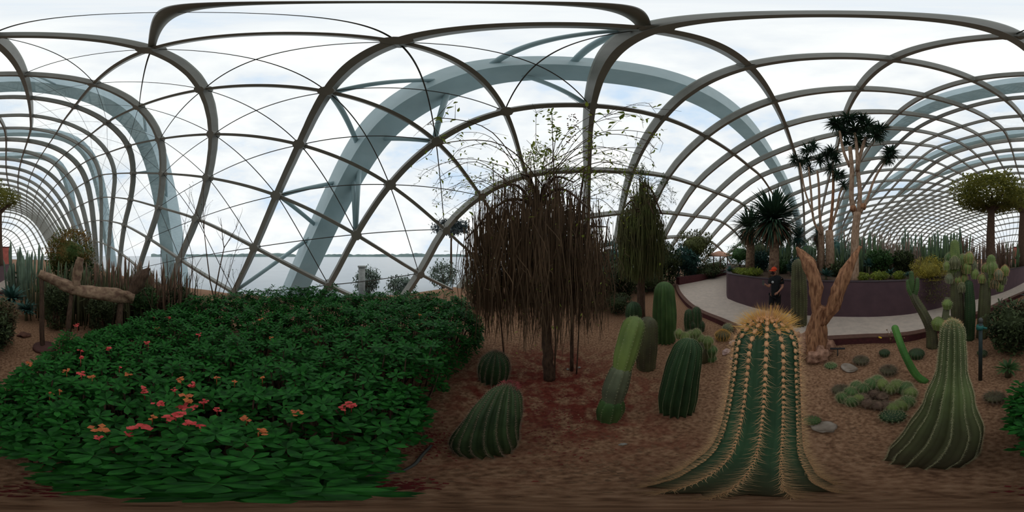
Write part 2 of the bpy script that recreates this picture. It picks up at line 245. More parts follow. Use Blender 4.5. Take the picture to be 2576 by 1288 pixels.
GRID=[-9.02,-70.64,4.29,-7.81,-72.12,7.07,-6.54,-73.61,9.88,-5.12,-75.09,12.65,-3.47,-76.53,15.28,-1.55,-77.86,17.68,0.68,-79.01,19.75,3.2,-79.93,21.44,5.97,-80.54,22.7,8.9,-80.87,23.57,11.94,-80.92,24.07,15.03,-80.75,24.26,18.13,-80.4,24.2,21.21,-79.93,23.94,24.27,-79.38,23.53,27.3,-78.77,23.03,30.3,-78.13,22.46,33.28,-77.48,21.86,36.24,-76.83,21.22,39.17,-76.19,20.55,42.09,-75.57,19.83,44.99,-75,19.04,47.87,-74.49,18.19,50.73,-74.08,17.25,53.55,-73.79,16.21,56.32,-73.6,15.06,59.03,-73.51,13.77,61.64,-73.47,12.33,64.15,-73.47,10.71,66.52,-73.49,8.91,68.74,-73.51,6.93,70.81,-73.53,4.8,72.77,-73.55,2.54,74.67,-73.57,0.23,-9.09,-67.07,4.23,-7.87,-68.49,7.03,-6.58,-69.92,9.85,-5.14,-71.34,12.63,-3.48,-72.71,15.28,-1.54,-73.98,17.68,0.7,-75.09,19.76,3.23,-75.96,21.44,6,-76.55,22.71,8.93,-76.86,23.58,11.97,-76.91,24.08,15.05,-76.75,24.27,18.14,-76.42,24.21,21.22,-75.97,23.96,24.28,-75.44,23.56,27.31,-74.86,23.05,30.31,-74.26,22.5,33.28,-73.64,21.9,36.24,-73.02,21.27,39.18,-72.42,20.59,42.1,-71.84,19.87,45,-71.3,19.09,47.88,-70.82,18.24,50.74,-70.43,17.31,53.56,-70.16,16.27,56.33,-69.98,15.12,59.05,-69.89,13.84,61.67,-69.86,12.4,64.18,-69.85,10.8,66.56,-69.87,9.01,68.79,-69.89,7.04,70.88,-69.91,4.91,72.85,-69.93,2.66,74.77,-69.95,0.36,-9.17,-63.5,4.18,-7.93,-64.86,6.99,-6.62,-66.22,9.83,-5.16,-67.58,12.62,-3.49,-68.88,15.27,-1.54,-70.1,17.69,0.72,-71.15,19.76,3.25,-71.98,21.45,6.02,-72.54,22.71,8.96,-72.83,23.58,11.99,-72.89,24.08,15.07,-72.73,24.28,18.16,-72.43,24.22,21.23,-72,23.97,24.29,-71.5,23.57,27.31,-70.95,23.08,30.31,-70.37,22.52,33.29,-69.79,21.93,36.24,-69.21,21.31,39.18,-68.65,20.64,42.1,-68.1,19.92,45.01,-67.6,19.14,47.89,-67.15,18.3,50.75,-66.79,17.36,53.57,-66.53,16.33,56.35,-66.36,15.19,59.06,-66.28,13.91,61.69,-66.24,12.48,64.21,-66.24,10.88,66.6,-66.26,9.1,68.85,-66.27,7.13,70.95,-66.29,5.01,72.94,-66.31,2.78,74.87,-66.32,0.48,-9.26,-59.94,4.13,-8,-61.23,6.95,-6.67,-62.52,9.8,-5.19,-63.81,12.6,-3.5,-65.05,15.26,-1.53,-66.19,17.68,0.73,-67.19,19.76,3.27,-67.97,21.45,6.05,-68.51,22.71,8.98,-68.79,23.57,12.01,-68.84,24.07,15.09,-68.7,24.26,18.17,-68.41,24.21,21.24,-68.01,23.97,24.29,-67.54,23.58,27.32,-67.02,23.09,30.32,-66.48,22.54,33.29,-65.94,21.96,36.25,-65.4,21.34,39.19,-64.87,20.68,42.11,-64.36,19.96,45.01,-63.89,19.19,47.9,-63.48,18.34,50.76,-63.14,17.41,53.58,-62.9,16.39,56.36,-62.75,15.25,59.08,-62.67,13.98,61.72,-62.64,12.55,64.25,-62.63,10.95,66.65,-62.64,9.18,68.9,-62.66,7.22,71.02,-62.67,5.11,73.02,-62.68,2.87,74.97,-62.7,0.59,-9.37,-56.39,4.07,-8.08,-57.6,6.91,-6.73,-58.82,9.77,-5.23,-60.03,12.58,-3.52,-61.19,15.25,-1.54,-62.27,17.67,0.73,-63.2,19.76,3.29,-63.94,21.44,6.06,-64.44,22.69,9,-64.71,23.55,12.03,-64.76,24.04,15.1,-64.63,24.23,18.18,-64.36,24.17,21.24,-63.99,23.93,24.29,-63.56,23.55,27.32,-63.08,23.07,30.32,-62.58,22.54,33.29,-62.08,21.96,36.25,-61.58,21.35,39.19,-61.09,20.69,42.11,-60.62,19.98,45.02,-60.19,19.21,47.9,-59.81,18.37,50.77,-59.5,17.44,53.6,-59.27,16.42,56.38,-59.13,15.28,59.1,-59.06,14.01,61.74,-59.03,12.59,64.28,-59.02,11,66.68,-59.03,9.22,68.94,-59.04,7.26,71.06,-59.05,5.15,73.07,-59.06,2.91,75.02,-59.07,0.62,-9.49,-52.83,4,-8.19,-53.96,6.85,-6.81,-55.11,9.72,-5.3,-56.23,12.55,-3.57,-57.32,15.23,-1.57,-58.32,17.65,0.72,-59.19,19.74,3.28,-59.88,21.41,6.06,-60.34,22.66,9,-60.59,23.5,12.02,-60.64,23.98,15.09,-60.53,24.15,18.17,-60.29,24.09,21.24,-59.95,23.85,24.29,-59.55,23.48,27.31,-59.12,23.01,30.31,-58.66,22.49,33.29,-58.2,21.92,36.25,-57.75,21.32,39.19,-57.3,20.66,42.12,-56.87,19.95,45.02,-56.48,19.18,47.91,-56.13,18.34,50.78,-55.85,17.41,53.61,-55.65,16.39,56.39,-55.52,15.26,59.12,-55.45,13.99,61.76,-55.42,12.56,64.29,-55.41,10.96,66.69,-55.42,9.18,68.95,-55.42,7.21,71.05,-55.43,5.07,73.04,-55.43,2.82,74.98,-55.43,0.51,-9.64,-49.27,3.92,-8.31,-50.32,6.78,-6.92,-51.38,9.67,-5.39,-52.42,12.5,-3.64,-53.43,15.19,-1.63,-54.35,17.62,0.67,-55.15,19.7,3.24,-55.78,21.36,6.03,-56.2,22.59,8.97,-56.44,23.41,12,-56.49,23.86,15.07,-56.39,24.02,18.15,-56.18,23.95,21.22,-55.89,23.7,24.27,-55.53,23.33,27.3,-55.14,22.87,30.3,-54.73,22.36,33.28,-54.32,21.8,36.25,-53.9,21.19,39.19,-53.5,20.54,42.12,-53.12,19.83,45.03,-52.76,19.05,47.92,-52.45,18.21,50.78,-52.2,17.28,53.62,-52.01,16.26,56.4,-51.9,15.12,59.13,-51.84,13.84,61.76,-51.81,12.4,64.28,-51.8,10.78,66.66,-51.8,8.97,68.87,-51.8,6.97,70.93,-51.8,4.79,72.87,-51.8,2.5,74.75,-51.79,0.14,-9.81,-45.72,3.82,-8.47,-46.68,6.7,-7.06,-47.64,9.59,-5.52,-48.59,12.44,-3.76,-49.5,15.13,-1.74,-50.34,17.56,0.57,-51.06,19.63,3.16,-51.63,21.28,5.96,-52.02,22.48,8.9,-52.24,23.27,11.94,-52.3,23.7,15.01,-52.22,23.82,18.1,-52.05,23.72,21.17,-51.79,23.45,24.23,-51.49,23.08,27.27,-51.15,22.62,30.28,-50.79,22.11,33.27,-50.42,21.55,36.24,-50.05,20.94,39.18,-49.69,20.27,42.11,-49.35,19.56,45.03,-49.04,18.78,47.92,-48.76,17.93,50.79,-48.54,16.99,53.62,-48.38,15.95,56.4,-48.28,14.79,59.11,-48.22,13.49,61.72,-48.2,12.02,64.2,-48.18,10.36,66.52,-48.18,8.5,68.66,-48.18,6.43,70.63,-48.17,4.19,72.46,-48.16,1.83,74.21,-48.16,-0.6,-9.99,-42.18,3.7,-8.65,-43.03,6.6,-7.24,-43.88,9.5,-5.7,-44.73,12.35,-3.94,-45.54,15.04,-1.91,-46.29,17.47,0.41,-46.93,19.52,3,-47.44,21.15,5.81,-47.8,22.32,8.77,-48,23.07,11.82,-48.07,23.46,14.91,-48.02,23.54,18,-47.88,23.4,21.09,-47.68,23.1,24.17,-47.42,22.7,27.22,-47.13,22.23,30.25,-46.82,21.7,33.24,-46.51,21.12,36.22,-46.19,20.49,39.17,-45.88,19.82,42.11,-45.58,19.08,45.02,-45.31,18.29,47.91,-45.07,17.42,50.78,-44.88,16.47,53.6,-44.74,15.4,56.37,-44.66,14.21,59.05,-44.61,12.86,61.62,-44.58,11.33,64.03,-44.57,9.6,66.25,-44.56,7.65,68.25,-44.55,5.49,70.05,-44.55,3.15,71.69,-44.54,0.67,73.25,-44.53,-1.86,-10.15,-38.66,3.55,-8.84,-39.38,6.47,-7.46,-40.11,9.39,-5.93,-40.84,12.24,-4.19,-41.54,14.93,-2.17,-42.19,17.34,0.15,-42.75,19.38,2.76,-43.21,20.97,5.58,-43.53,22.1,8.56,-43.72,22.81,11.63,-43.8,23.14,14.74,-43.78,23.18,17.86,-43.69,22.99,20.97,-43.53,22.64,24.07,-43.33,22.19,27.15,-43.1,21.67,30.2,-42.85,21.1,33.21,-42.59,20.48,36.19,-42.32,19.83,39.16,-42.06,19.13,42.1,-41.8,18.38,45.01,-41.57,17.56,47.9,-41.37,16.67,50.76,-41.22,15.68,53.57,-41.11,14.57,56.3,-41.04,13.31,58.93,-41,11.89,61.42,-40.97,10.26,63.71,-40.96,8.42,65.76,-40.95,6.34,67.56,-40.94,4.05,69.12,-40.94,1.58,70.49,-40.93,-1.02,71.78,-40.93,-3.68,-10.28,-35.19,3.37,-9.03,-35.75,6.31,-7.71,-36.32,9.25,-6.23,-36.9,12.11,-4.53,-37.48,14.79,-2.53,-38.02,17.18,-0.21,-38.52,19.18,2.4,-38.92,20.72,5.24,-39.22,21.81,8.24,-39.42,22.47,11.34,-39.51,22.75,14.49,-39.52,22.74,17.65,-39.47,22.5,20.8,-39.37,22.09,23.94,-39.22,21.57,27.06,-39.05,20.98,30.13,-38.87,20.34,33.16,-38.67,19.67,36.16,-38.45,18.97,39.14,-38.24,18.24,42.08,-38.03,17.46,45,-37.84,16.61,47.89,-37.68,15.68,50.73,-37.56,14.64,53.51,-37.47,13.46,56.19,-37.42,12.12,58.73,-37.38,10.58,61.09,-37.36,8.82,63.2,-37.35,6.83,65.03,-37.34,4.59,66.56,-37.34,2.15,67.81,-37.34,-0.47,68.87,-37.34,-3.19,69.84,-37.34,-5.97,-10.33,-31.79,3.16,-9.19,-32.15,6.12,-7.98,-32.53,9.08,-6.6,-32.93,11.94,-4.96,-33.36,14.61,-3,-33.8,16.96,-0.7,-34.22,18.91,1.92,-34.6,20.4,4.78,-34.89,21.43,7.82,-35.1,22.04,10.96,-35.21,22.29,14.15,-35.25,22.25,17.37,-35.24,21.96,20.58,-35.18,21.49,23.78,-35.1,20.89,26.94,-35.01,20.2,30.05,-34.89,19.47,33.11,-34.76,18.73,36.13,-34.6,17.98,39.12,-34.44,17.2,42.07,-34.28,16.38,44.99,-34.13,15.49,47.86,-34,14.51,50.68,-33.91,13.4,53.4,-33.84,12.13,56,-33.8,10.67,58.41,-33.77,8.98,60.59,-33.75,7.06,62.46,-33.75,4.88,64.01,-33.74,2.48,65.21,-33.74,-0.13,66.14,-33.75,-2.87,66.88,-33.76,-5.71,67.55,-33.76,-8.58,-10.26,-28.51,2.89,-9.29,-28.61,5.89,-8.25,-28.74,8.87,-7.01,-28.93,11.73,-5.47,-29.18,14.37,-3.58,-29.51,16.67,-1.3,-29.88,18.55,1.33,-30.25,19.96,4.22,-30.57,20.93,7.29,-30.8,21.5,10.48,-30.93,21.75,13.73,-30.98,21.69,17.02,-30.99,21.38,20.31,-30.98,20.86,23.58,-30.97,20.16,26.8,-30.97,19.35,29.95,-30.94,18.52,33.05,-30.88,17.7,36.1,-30.78,16.89,39.1,-30.66,16.07,42.06,-30.54,15.2,44.97,-30.42,14.26,47.82,-30.33,13.21,50.59,-30.26,12,53.23,-30.21,10.61,55.7,-30.18,8.99,57.94,-30.16,7.13,59.87,-30.15,5.02,61.45,-30.14,2.65,62.66,-30.14,0.07,63.53,-30.15,-2.67,64.15,-30.16,-5.53,64.62,-30.17,-8.44,65.03,-30.19,-11.39,-10.04,-25.35,2.58,-9.3,-25.16,5.59,-8.47,-25,8.57,-7.44,-24.92,11.43,-6.05,-24.97,14.02,-4.22,-25.18,16.24,-1.95,-25.52,18.02,0.69,-25.91,19.35,3.6,-26.27,20.26,6.7,-26.55,20.82,9.93,-26.71,21.07,13.26,-26.75,21.06,16.63,-26.76,20.77,20.01,-26.79,20.2,23.36,-26.87,19.4,26.65,-26.97,18.45,29.86,-27.03,17.51,33,-27.03,16.61,36.07,-26.98,15.74,39.09,-26.91,14.87,42.05,-26.82,13.96,44.94,-26.74,12.95,47.75,-26.67,11.8,50.44,-26.62,10.47,52.97,-26.58,8.92,55.26,-26.55,7.12,57.25,-26.54,5.06,58.88,-26.53,2.74,60.13,-26.54,0.19,61,-26.54,-2.54,61.57,-26.56,-5.4,61.93,-26.57,-8.32,62.18,-26.59,-11.29,62.4,-26.6,-14.28,-9.69,-22.31,2.21,-9.18,-21.82,5.17,-8.6,-21.35,8.13,-7.82,-20.96,10.96,-6.63,-20.8,13.46,-4.86,-20.9,15.57,-2.56,-21.2,17.26,0.1,-21.63,18.5,3.02,-22.06,19.37,6.11,-22.39,19.93,9.41,-22.59,20.2,12.81,-22.62,20.26,16.24,-22.56,20.1,19.71,-22.63,19.5,23.14,-22.85,18.54,26.5,-23.05,17.47,29.77,-23.18,16.44,32.95,-23.23,15.48,36.05,-23.22,14.56,39.07,-23.17,13.64,42.02,-23.12,12.66,44.88,-23.06,11.55,47.62,-23.01,10.28,50.2,-22.97,8.8,52.55,-22.95,7.06,54.6,-22.93,5.06,56.3,-22.92,2.78,57.59,-22.92,0.26,58.49,-22.93,-2.45,59.05,-22.94,-5.29,59.37,-22.96,-8.22,59.55,-22.97,-11.2,59.64,-22.99,-14.2,59.72,-23,-17.21,-9.26,-19.36,1.75,-8.92,-18.62,4.59,-8.56,-17.87,7.42,-8.05,-17.15,10.2,-7.06,-16.81,12.51,-5.3,-16.81,14.52,-2.93,-17.05,16.17,-0.28,-17.49,17.35,2.65,-17.99,18.16,5.68,-18.32,18.79,9.07,-18.59,19.04,12.52,-18.65,19.18,15.93,-18.49,19.24,19.45,-18.66,18.57,22.95,-19,17.49,26.37,-19.25,16.36,29.69,-19.39,15.3,32.9,-19.46,14.3,36.02,-19.48,13.35,39.04,-19.47,12.36,41.96,-19.43,11.29,44.76,-19.4,10.06,47.39,-19.36,8.64,49.8,-19.33,6.96,51.92,-19.31,5.01,53.67,-19.3,2.79,55.02,-19.3,0.3,55.95,-19.31,-2.39,56.54,-19.32,-5.22,56.86,-19.33,-8.14,57,-19.35,-11.12,57.05,-19.37,-14.12,57.05,-19.38,-17.14,57.03,-19.4,-20.17,-8.84,-16.42,1.16,-8.58,-15.52,3.82,-8.36,-14.62,6.33,-8.02,-13.73,8.79,-6.99,-13.26,11,-5.23,-13.13,12.98,-2.85,-13.26,14.61,-0.25,-13.58,15.82,2.67,-14.06,16.6,5.81,-14.37,17.25,9.14,-14.66,17.59,12.52,-14.78,17.79,15.88,-14.87,17.73,19.31,-15.2,17.05,22.81,-15.38,16.15,26.28,-15.54,15.11,29.63,-15.66,14.08,32.86,-15.74,13.07,35.97,-15.78,12.06,38.96,-15.79,10.99,41.82,-15.77,9.8,44.52,-15.75,8.42,46.99,-15.72,6.8,49.17,-15.7,4.91,50.98,-15.69,2.73,52.39,-15.69,0.28,53.37,-15.69,-2.38,53.99,-15.7,-5.19,54.32,-15.72,-8.11,54.46,-15.73,-11.08,54.49,-15.75,-14.08,54.46,-15.76,-17.1,54.4,-15.77,-20.13,54.34,-15.79,-23.16,-8.54,-13.46,0.28,-8.29,-12.41,2.87,-8.19,-11.32,5.04,-7.78,-10.38,7.23,-6.77,-9.65,9.44,-4.93,-9.44,11.39,-2.78,-9.5,12.94,-0.08,-9.67,14.17,2.96,-10,15.02,6.1,-10.43,15.58,9.3,-10.74,16.03,12.52,-11.04,16.26,15.61,-11.45,16.23,19.19,-11.65,15.55,22.76,-11.78,14.69,26.24,-11.88,13.74,29.59,-11.99,12.75,32.8,-12.07,11.72,35.87,-12.12,10.65,38.8,-12.14,9.46,41.55,-12.14,8.11,44.08,-12.13,6.54,46.32,-12.11,4.69,48.2,-12.1,2.57,49.66,-12.09,0.16,50.7,-12.1,-2.47,51.35,-12.11,-5.27,51.71,-12.12,-8.17,51.86,-12.13,-11.14,51.89,-12.15,-14.14,51.85,-12.16,-17.15,51.78,-12.17,-20.18,51.7,-12.18,-23.21,51.61,-12.19,-26.24,-8.43,-10.4,-1,-8.32,-9.13,1.34,-8.15,-7.92,3.5,-7.53,-6.95,5.67,-6.44,-6.16,7.77,-4.66,-5.78,9.69,-2.48,-5.79,11.2,0.18,-6.03,12.34,3.28,-6.19,13.22,6.47,-6.48,13.82,9.55,-6.91,14.28,12.53,-7.43,14.57,15.83,-7.78,14.4,19.31,-8,13.87,22.81,-8.14,13.14,26.24,-8.26,12.26,29.54,-8.37,11.28,32.69,-8.46,10.2,35.68,-8.53,9.02,38.48,-8.56,7.68,41.06,-8.57,6.12,43.35,-8.57,4.32,45.28,-8.56,2.23,46.8,-8.55,-0.14,47.88,-8.55,-2.74,48.57,-8.56,-5.52,48.96,-8.57,-8.41,49.13,-8.58,-11.37,49.16,-8.59,-14.36,49.13,-8.61,-17.37,49.05,-8.62,-20.39,48.97,-8.63,-23.42,48.89,-8.63,-26.45,48.81,-8.64,-29.48,-8.42,-7.22,-2.54,-8.05,-6.01,-0.2,-7.77,-4.64,2.1,-7.11,-3.6,4.15,-5.98,-2.78,6.1,-4.26,-2.3,7.91,-2.02,-2.15,9.43,0.56,-2.29,10.57,3.59,-2.38,11.4,6.73,-2.69,11.99,9.86,-3.07,12.4,12.96,-3.55,12.61,16.23,-3.98,12.48,19.56,-4.27,12.13,22.93,-4.48,11.5,26.25,-4.66,10.65,29.46,-4.82,9.61,32.5,-4.94,8.43,35.34,-5.02,7.08,37.95,-5.06,5.52,40.26,-5.08,3.73,42.21,-5.08,1.66,43.76,-5.08,-0.68,44.88,-5.08,-3.26,45.61,-5.08,-6.01,46.02,-5.09,-8.89,46.21,-5.1,-11.84,46.25,-5.11,-14.83,46.22,-5.13,-17.84,46.15,-5.13,-20.86,46.07,-5.14,-23.88,45.99,-5.15,-26.9,45.92,-5.15,-29.93,45.85,-5.16,-32.96,-8.46,-3.86,-4.14,-7.93,-2.55,-1.88,-7.37,-1.34,0.4,-6.6,-0.3,2.57,-5.46,0.53,4.45,-3.77,1.03,6.16,-1.56,1.3,7.62,0.96,1.28,8.72,3.88,1.23,9.53,7.03,1.03,10.07,10.16,0.73,10.52,13.38,0.36,10.69,16.62,-0.15,10.65,19.82,-0.49,10.44,23.07,-0.81,9.82,26.28,-1.11,8.87,29.35,-1.35,7.69,32.21,-1.51,6.31,34.81,-1.61,4.73,37.1,-1.67,2.91,39.04,-1.7,0.83,40.57,-1.71,-1.51,41.69,-1.71,-4.08,42.43,-1.72,-6.82,42.85,-1.73,-9.69,43.05,-1.73,-12.63,43.11,-1.74,-15.62,43.08,-1.75,-18.62,43.01,-1.76,-21.64,42.93,-1.77,-24.66,42.86,-1.77,-27.68,42.8,-1.78,-30.7,42.74,-1.78,-33.73,42.68,-1.78,-36.76,-8.48,-0.42,-5.7,-7.74,0.81,-3.48,-6.96,1.94,-1.3,-6.08,2.86,0.89,-4.89,3.68,2.86,-3.2,4.29,4.53,-1.04,4.64,5.85,1.52,4.88,6.76,4.44,4.84,7.53,7.52,4.73,8.07,10.68,4.43,8.47,13.76,4.16,8.88,16.79,3.76,9.21,20.03,3.31,8.87,23.24,2.81,8.06,26.33,2.37,6.9,29.2,2.04,5.48,31.78,1.82,3.84,34.03,1.68,1.95,35.9,1.6,-0.19,37.36,1.56,-2.58,38.41,1.54,-5.17,39.1,1.52,-7.94,39.5,1.51,-10.81,39.69,1.5,-13.75,39.73,1.5,-16.74,39.69,1.49,-19.74,39.62,1.48,-22.76,39.54,1.48,-25.77,39.47,1.47,-28.79,39.41,1.47,-31.81,39.36,1.47,-34.83,39.32,1.47,-37.86,39.28,1.47,-40.89,-8.43,3.01,-7.21,-7.51,4.11,-5.02,-6.56,5.13,-2.91,-5.53,5.99,-0.87,-4.42,6.62,1.31,-2.79,7.2,3,-0.68,7.65,4.16,2.37,8.04,4.88,5.13,8.29,5.57,8.12,8.25,6.16,11.28,8.07,6.48,14.47,7.72,6.73,17.46,7.41,7.02,20.42,6.94,7.09,23.51,6.31,6.16,26.4,5.77,4.76,28.99,5.36,3.06,31.21,5.07,1.08,33.01,4.88,-1.17,34.35,4.77,-3.66,35.28,4.7,-6.35,35.86,4.66,-9.17,36.16,4.63,-12.09,36.27,4.62,-15.06,36.25,4.61,-18.06,36.18,4.6,-21.08,36.08,4.6,-24.09,35.98,4.59,-27.11,35.9,4.59,-30.13,35.84,4.59,-33.15,35.8,4.59,-36.17,35.77,4.59,-39.19,35.74,4.59,-42.21,35.72,4.59,-45.24,-8.32,6.43,-8.7,-7.25,7.39,-6.53,-6.19,8.27,-4.4,-5.09,9.03,-2.31,-3.8,9.64,-0.32,-2.04,10.2,1.26,0.36,10.72,2.27,3.3,11.16,2.88,6.15,11.46,3.54,9.17,11.44,4.09,12.34,11.19,4.45,15.26,11.07,4.74,18.35,10.45,4.93,21.16,10.11,4.84,23.91,9.66,4.03,26.5,9.13,2.54,28.75,8.65,0.55,30.53,8.29,-1.81,31.81,8.03,-4.45,32.61,7.86,-7.29,33.01,7.76,-10.26,33.14,7.7,-13.28,33.08,7.67,-16.34,32.92,7.65,-19.39,32.74,7.64,-22.44,32.56,7.63,-25.48,32.41,7.63,-28.51,32.29,7.63,-31.53,32.21,7.63,-34.55,32.16,7.63,-37.57,32.13,7.63,-40.58,32.12,7.63,-43.6,32.11,7.64,-46.62,32.11,7.64,-49.65,-8.22,9.68,-10.39,-7,10.51,-8.24,-5.84,11.25,-6.09,-4.67,11.92,-3.95,-3.21,12.51,-2.15,-1.33,13.05,-0.68,1.35,13.64,0.18,4.18,14.12,0.68,7.12,14.47,1.31,10.17,14.47,1.82,13.35,14.15,2.22,16.01,14.25,2.55,19.2,13.34,2.64,21.86,13.12,2.39,24.29,12.84,1.7,26.6,12.32,0.12,28.52,11.78,-2.16,29.88,11.35,-4.9,30.67,11.02,-7.93,30.96,10.8,-11.12,30.85,10.67,-14.37,30.56,10.59,-17.59,30.15,10.56,-20.79,29.74,10.53,-23.92,29.41,10.52,-27.02,29.12,10.51,-30.08,28.92,10.51,-33.13,28.78,10.52,-36.15,28.7,10.52,-39.17,28.66,10.52,-42.19,28.64,10.52,-45.19,28.65,10.52,-48.21,28.66,10.54,-51.23,28.68,10.54,-54.26,-8.12,12.77,-12.38,-6.77,13.47,-10.25,-5.5,14.09,-8.08,-4.27,14.66,-5.89,-2.65,15.23,-4.28,-0.65,15.76,-2.92,2.29,16.41,-2.21,5.02,16.94,-1.82,8.04,17.33,-1.22,11.12,17.35,-0.75,14.3,16.97,-0.31,16.72,17.28,0.06,20,16.08,0.05,22.53,15.98,-0.36,24.65,15.87,-0.93,26.69,15.35,-2.6,28.31,14.74,-5.17,29.27,14.26,-8.29,29.59,13.87,-11.71,29.39,13.58,-15.25,28.8,13.43,-18.78,28.1,13.33,-22.2,27.37,13.3,-25.54,26.71,13.26,-28.75,26.24,13.25,-31.9,25.85,13.24,-34.98,25.61,13.24,-38.05,25.45,13.26,-41.07,25.37,13.26,-44.09,25.34,13.26,-47.11,25.33,13.26,-50.1,25.36,13.26,-53.12,25.39,13.29,-56.14,25.42,13.29,-59.17]
ARCH={'A': [(-9.3, 0.4, -2.3), (-8.4, 1.5, 0.5), (-7.3, 2.5, 3.0), (-6.0, 3.0, 4.9), (-4.4, 3.4, 6.5), (-3.0, 3.7, 7.4), (-1.8, 3.7, 8.2), (-0.6, 3.8, 8.6), (0.7, 4.0, 9.1), (2.1, 4.0, 9.4), (3.9, 3.9, 10.0), (6.5, 3.7, 10.5), (10.7, 3.3, 11.1), (17.1, 2.7, 11.4), (24.4, 1.1, 10.3), (33.7, -0.5, 7.0)], 'B': [(-9.9, -7.9, -0.5), (-9.9, -8.2, 1.4), (-9.8, -8.6, 4.1), (-9.2, -8.9, 7.4), (-7.8, -8.7, 10.5), (-5.4, -8.3, 12.7), (-3.4, -8.5, 14.2), (-1.7, -8.7, 15.0), (-0.0, -8.8, 15.7), (1.6, -9.1, 16.2), (3.5, -9.4, 16.7), (5.4, -9.7, 17.0), (9.2, -9.4, 17.3), (14.0, -9.8, 17.4), (19.7, -9.7, 16.5), (25.6, -9.6, 14.9), (33.1, -10.1, 12.7), (44.3, -11.8, 8.4)], 'C': [(-11.0, -21.0, 3.7), (-10.2, -20.9, 8.5), (-8.9, -20.1, 12.6), (-6.9, -18.9, 15.5), (-4.6, -18.9, 17.4), (-2.4, -20.0, 18.9), (-0.0, -21.2, 20.1), (3.9, -22.2, 21.3), (8.7, -23.0, 22.0), (11.7, -23.0, 22.1), (19.6, -22.1, 21.2), (26.4, -20.0, 18.4), (33.6, -16.5, 15.0), (41.2, -14.3, 11.3), (48.1, -13.4, 6.6)], 'D': [(-10.6, -36.3, 6.9), (-8.6, -31.6, 12.0), (-6.6, -28.3, 15.8), (-4.6, -27.1, 18.1), (-2.6, -27.9, 19.7), (-0.0, -29.6, 21.1), (4.0, -32.0, 22.8), (7.1, -32.7, 23.4), (14.2, -32.7, 23.6), (21.5, -31.2, 22.4), (28.7, -27.9, 19.9), (36.5, -25.1, 16.8)]}
# ================================================================ the dome
nK, nJ = len(KS), len(JS)
X = np.array(GRID).reshape(nK, nJ, 3)
cols = [X[:, i] for i in range(nJ)]
kk = list(KS); jj = list(JS)
for i in range(3):                          # carry every rib down to the ground on both sides
    a, b = cols[1], cols[0]; d = (b-a)*.8; d[:, 2] = -3.2; cols.insert(0, b+d); jj.insert(0, jj[0]-1)
    a, b = cols[-2], cols[-1]; d = (b-a)*.7; d[:, 2] = np.where(b[:, 2] > 0, -3.4, -2.6); cols.append(b+d); jj.append(jj[-1]+1)
X = np.stack(cols, 1)
base = X[0].copy(); cen = base.mean(0); cen[2] = -2
rows = []
for i in range(1, 9):                       # far end closes
    th = i*PI/17; r = cen+(base-cen)*math.cos(th); r[:, 1] = base[:, 1]*.6+cen[1]*.4-30*math.sin(th); rows.insert(0, r); kk.insert(0, kk[0]-1)
X = np.concatenate([np.array(rows), X]); nK, nJ = X.shape[:2]
c10, s10 = math.cos(math.radians(10)), math.sin(math.radians(10))
def l2w(p):
    p = np.asarray(p, float); q = p.copy()
    q[..., 0] = p[..., 0]*c10+p[..., 1]*s10; q[..., 1] = -p[..., 0]*s10+p[..., 1]*c10; q[..., 2] = p[..., 2]+CAMZ
    return q
S = l2w(X)
du = np.gradient(S, axis=0); dv = np.gradient(S, axis=1)
NRM = np.cross(du, dv); NRM /= np.linalg.norm(NRM, axis=2, keepdims=True)
c0 = np.array([3, -20, 2.])
flip = np.sum(NRM*(S-c0), axis=2) < 0
NRM[flip] *= -1
KI = {k: i for i, k in enumerate(kk)}; JI = {j: i for i, j in enumerate(jj)}
def clip_runs(P, N, zmin=-.15):             # keep the runs above ground
    runs = []; cur = []
    for i in range(len(P)):
        if P[i].z >= zmin:
            if not cur and i:
                t = (zmin-P[i-1].z)/(P[i].z-P[i-1].z); cur.append((P[i-1].lerp(P[i], t), N[i]))
            cur.append((P[i], N[i]))
        elif cur:
            t = (zmin-P[i-1].z)/(P[i].z-P[i-1].z); cur.append((P[i-1].lerp(P[i], t), N[i])); runs.append(cur); cur = []
    if cur: runs.append(cur)
    return [r for r in runs if len(r) > 1]
# glass skin
gm = bpy.data.materials.new('roof_glass'); gm.use_nodes = True; n = gm.node_tree; n.nodes.clear()
o = n.nodes.new('ShaderNodeOutputMaterial'); t1 = n.nodes.new('ShaderNodeBsdfTransparent'); t1.inputs[0].default_value = (.94, .975, .97, 1)
g1 = n.nodes.new('ShaderNodeBsdfGlossy'); g1.inputs['Roughness'].default_value = .03; g1.inputs[0].default_value = (.8, .9, .88, 1)
lw = n.nodes.new('ShaderNodeFresnel'); lw.inputs['IOR'].default_value = 1.42
mx = n.nodes.new('ShaderNodeMixShader'); n.links.new(lw.outputs[0], mx.inputs[0]); n.links.new(t1.outputs[0], mx.inputs[1]); n.links.new(g1.outputs[0], mx.inputs[2]); n.links.new(mx.outputs[0], o.inputs[0])
g = MB(); SG = S+NRM*.2; fv = []; idx = lambda a, b: a*nJ+b
keep = [(idx(a, b), idx(a+1, b), idx(a+1, b+1), idx(a, b+1)) for a in range(nK-1) for b in range(nJ-1) if max(S[a, b, 2], S[a+1, b, 2], S[a, b+1, 2], S[a+1, b+1, 2]) > .3]
SGc = SG.copy(); SGc[..., 2] = np.maximum(SGc[..., 2], -.3)
g.add(SGc.reshape(-1, 3), keep)
ceiling = g.build('ceiling', gm, smooth=False)
struct(ceiling, 'curved glass skin of the conservatory dome', 'glass roof')
for a in range(nK):
    P = smooth_path(S[a], 3); N = smooth_path(NRM[a], 3)
    for r in clip_runs(P, N):
        m = MB(); m.beam([q[0] for q in r], [q[1] for q in r], *((.20, .40) if kk[a] > -6 else (.30, .72))); m.build('roof_rib', STEEL, ceiling, smooth=False)
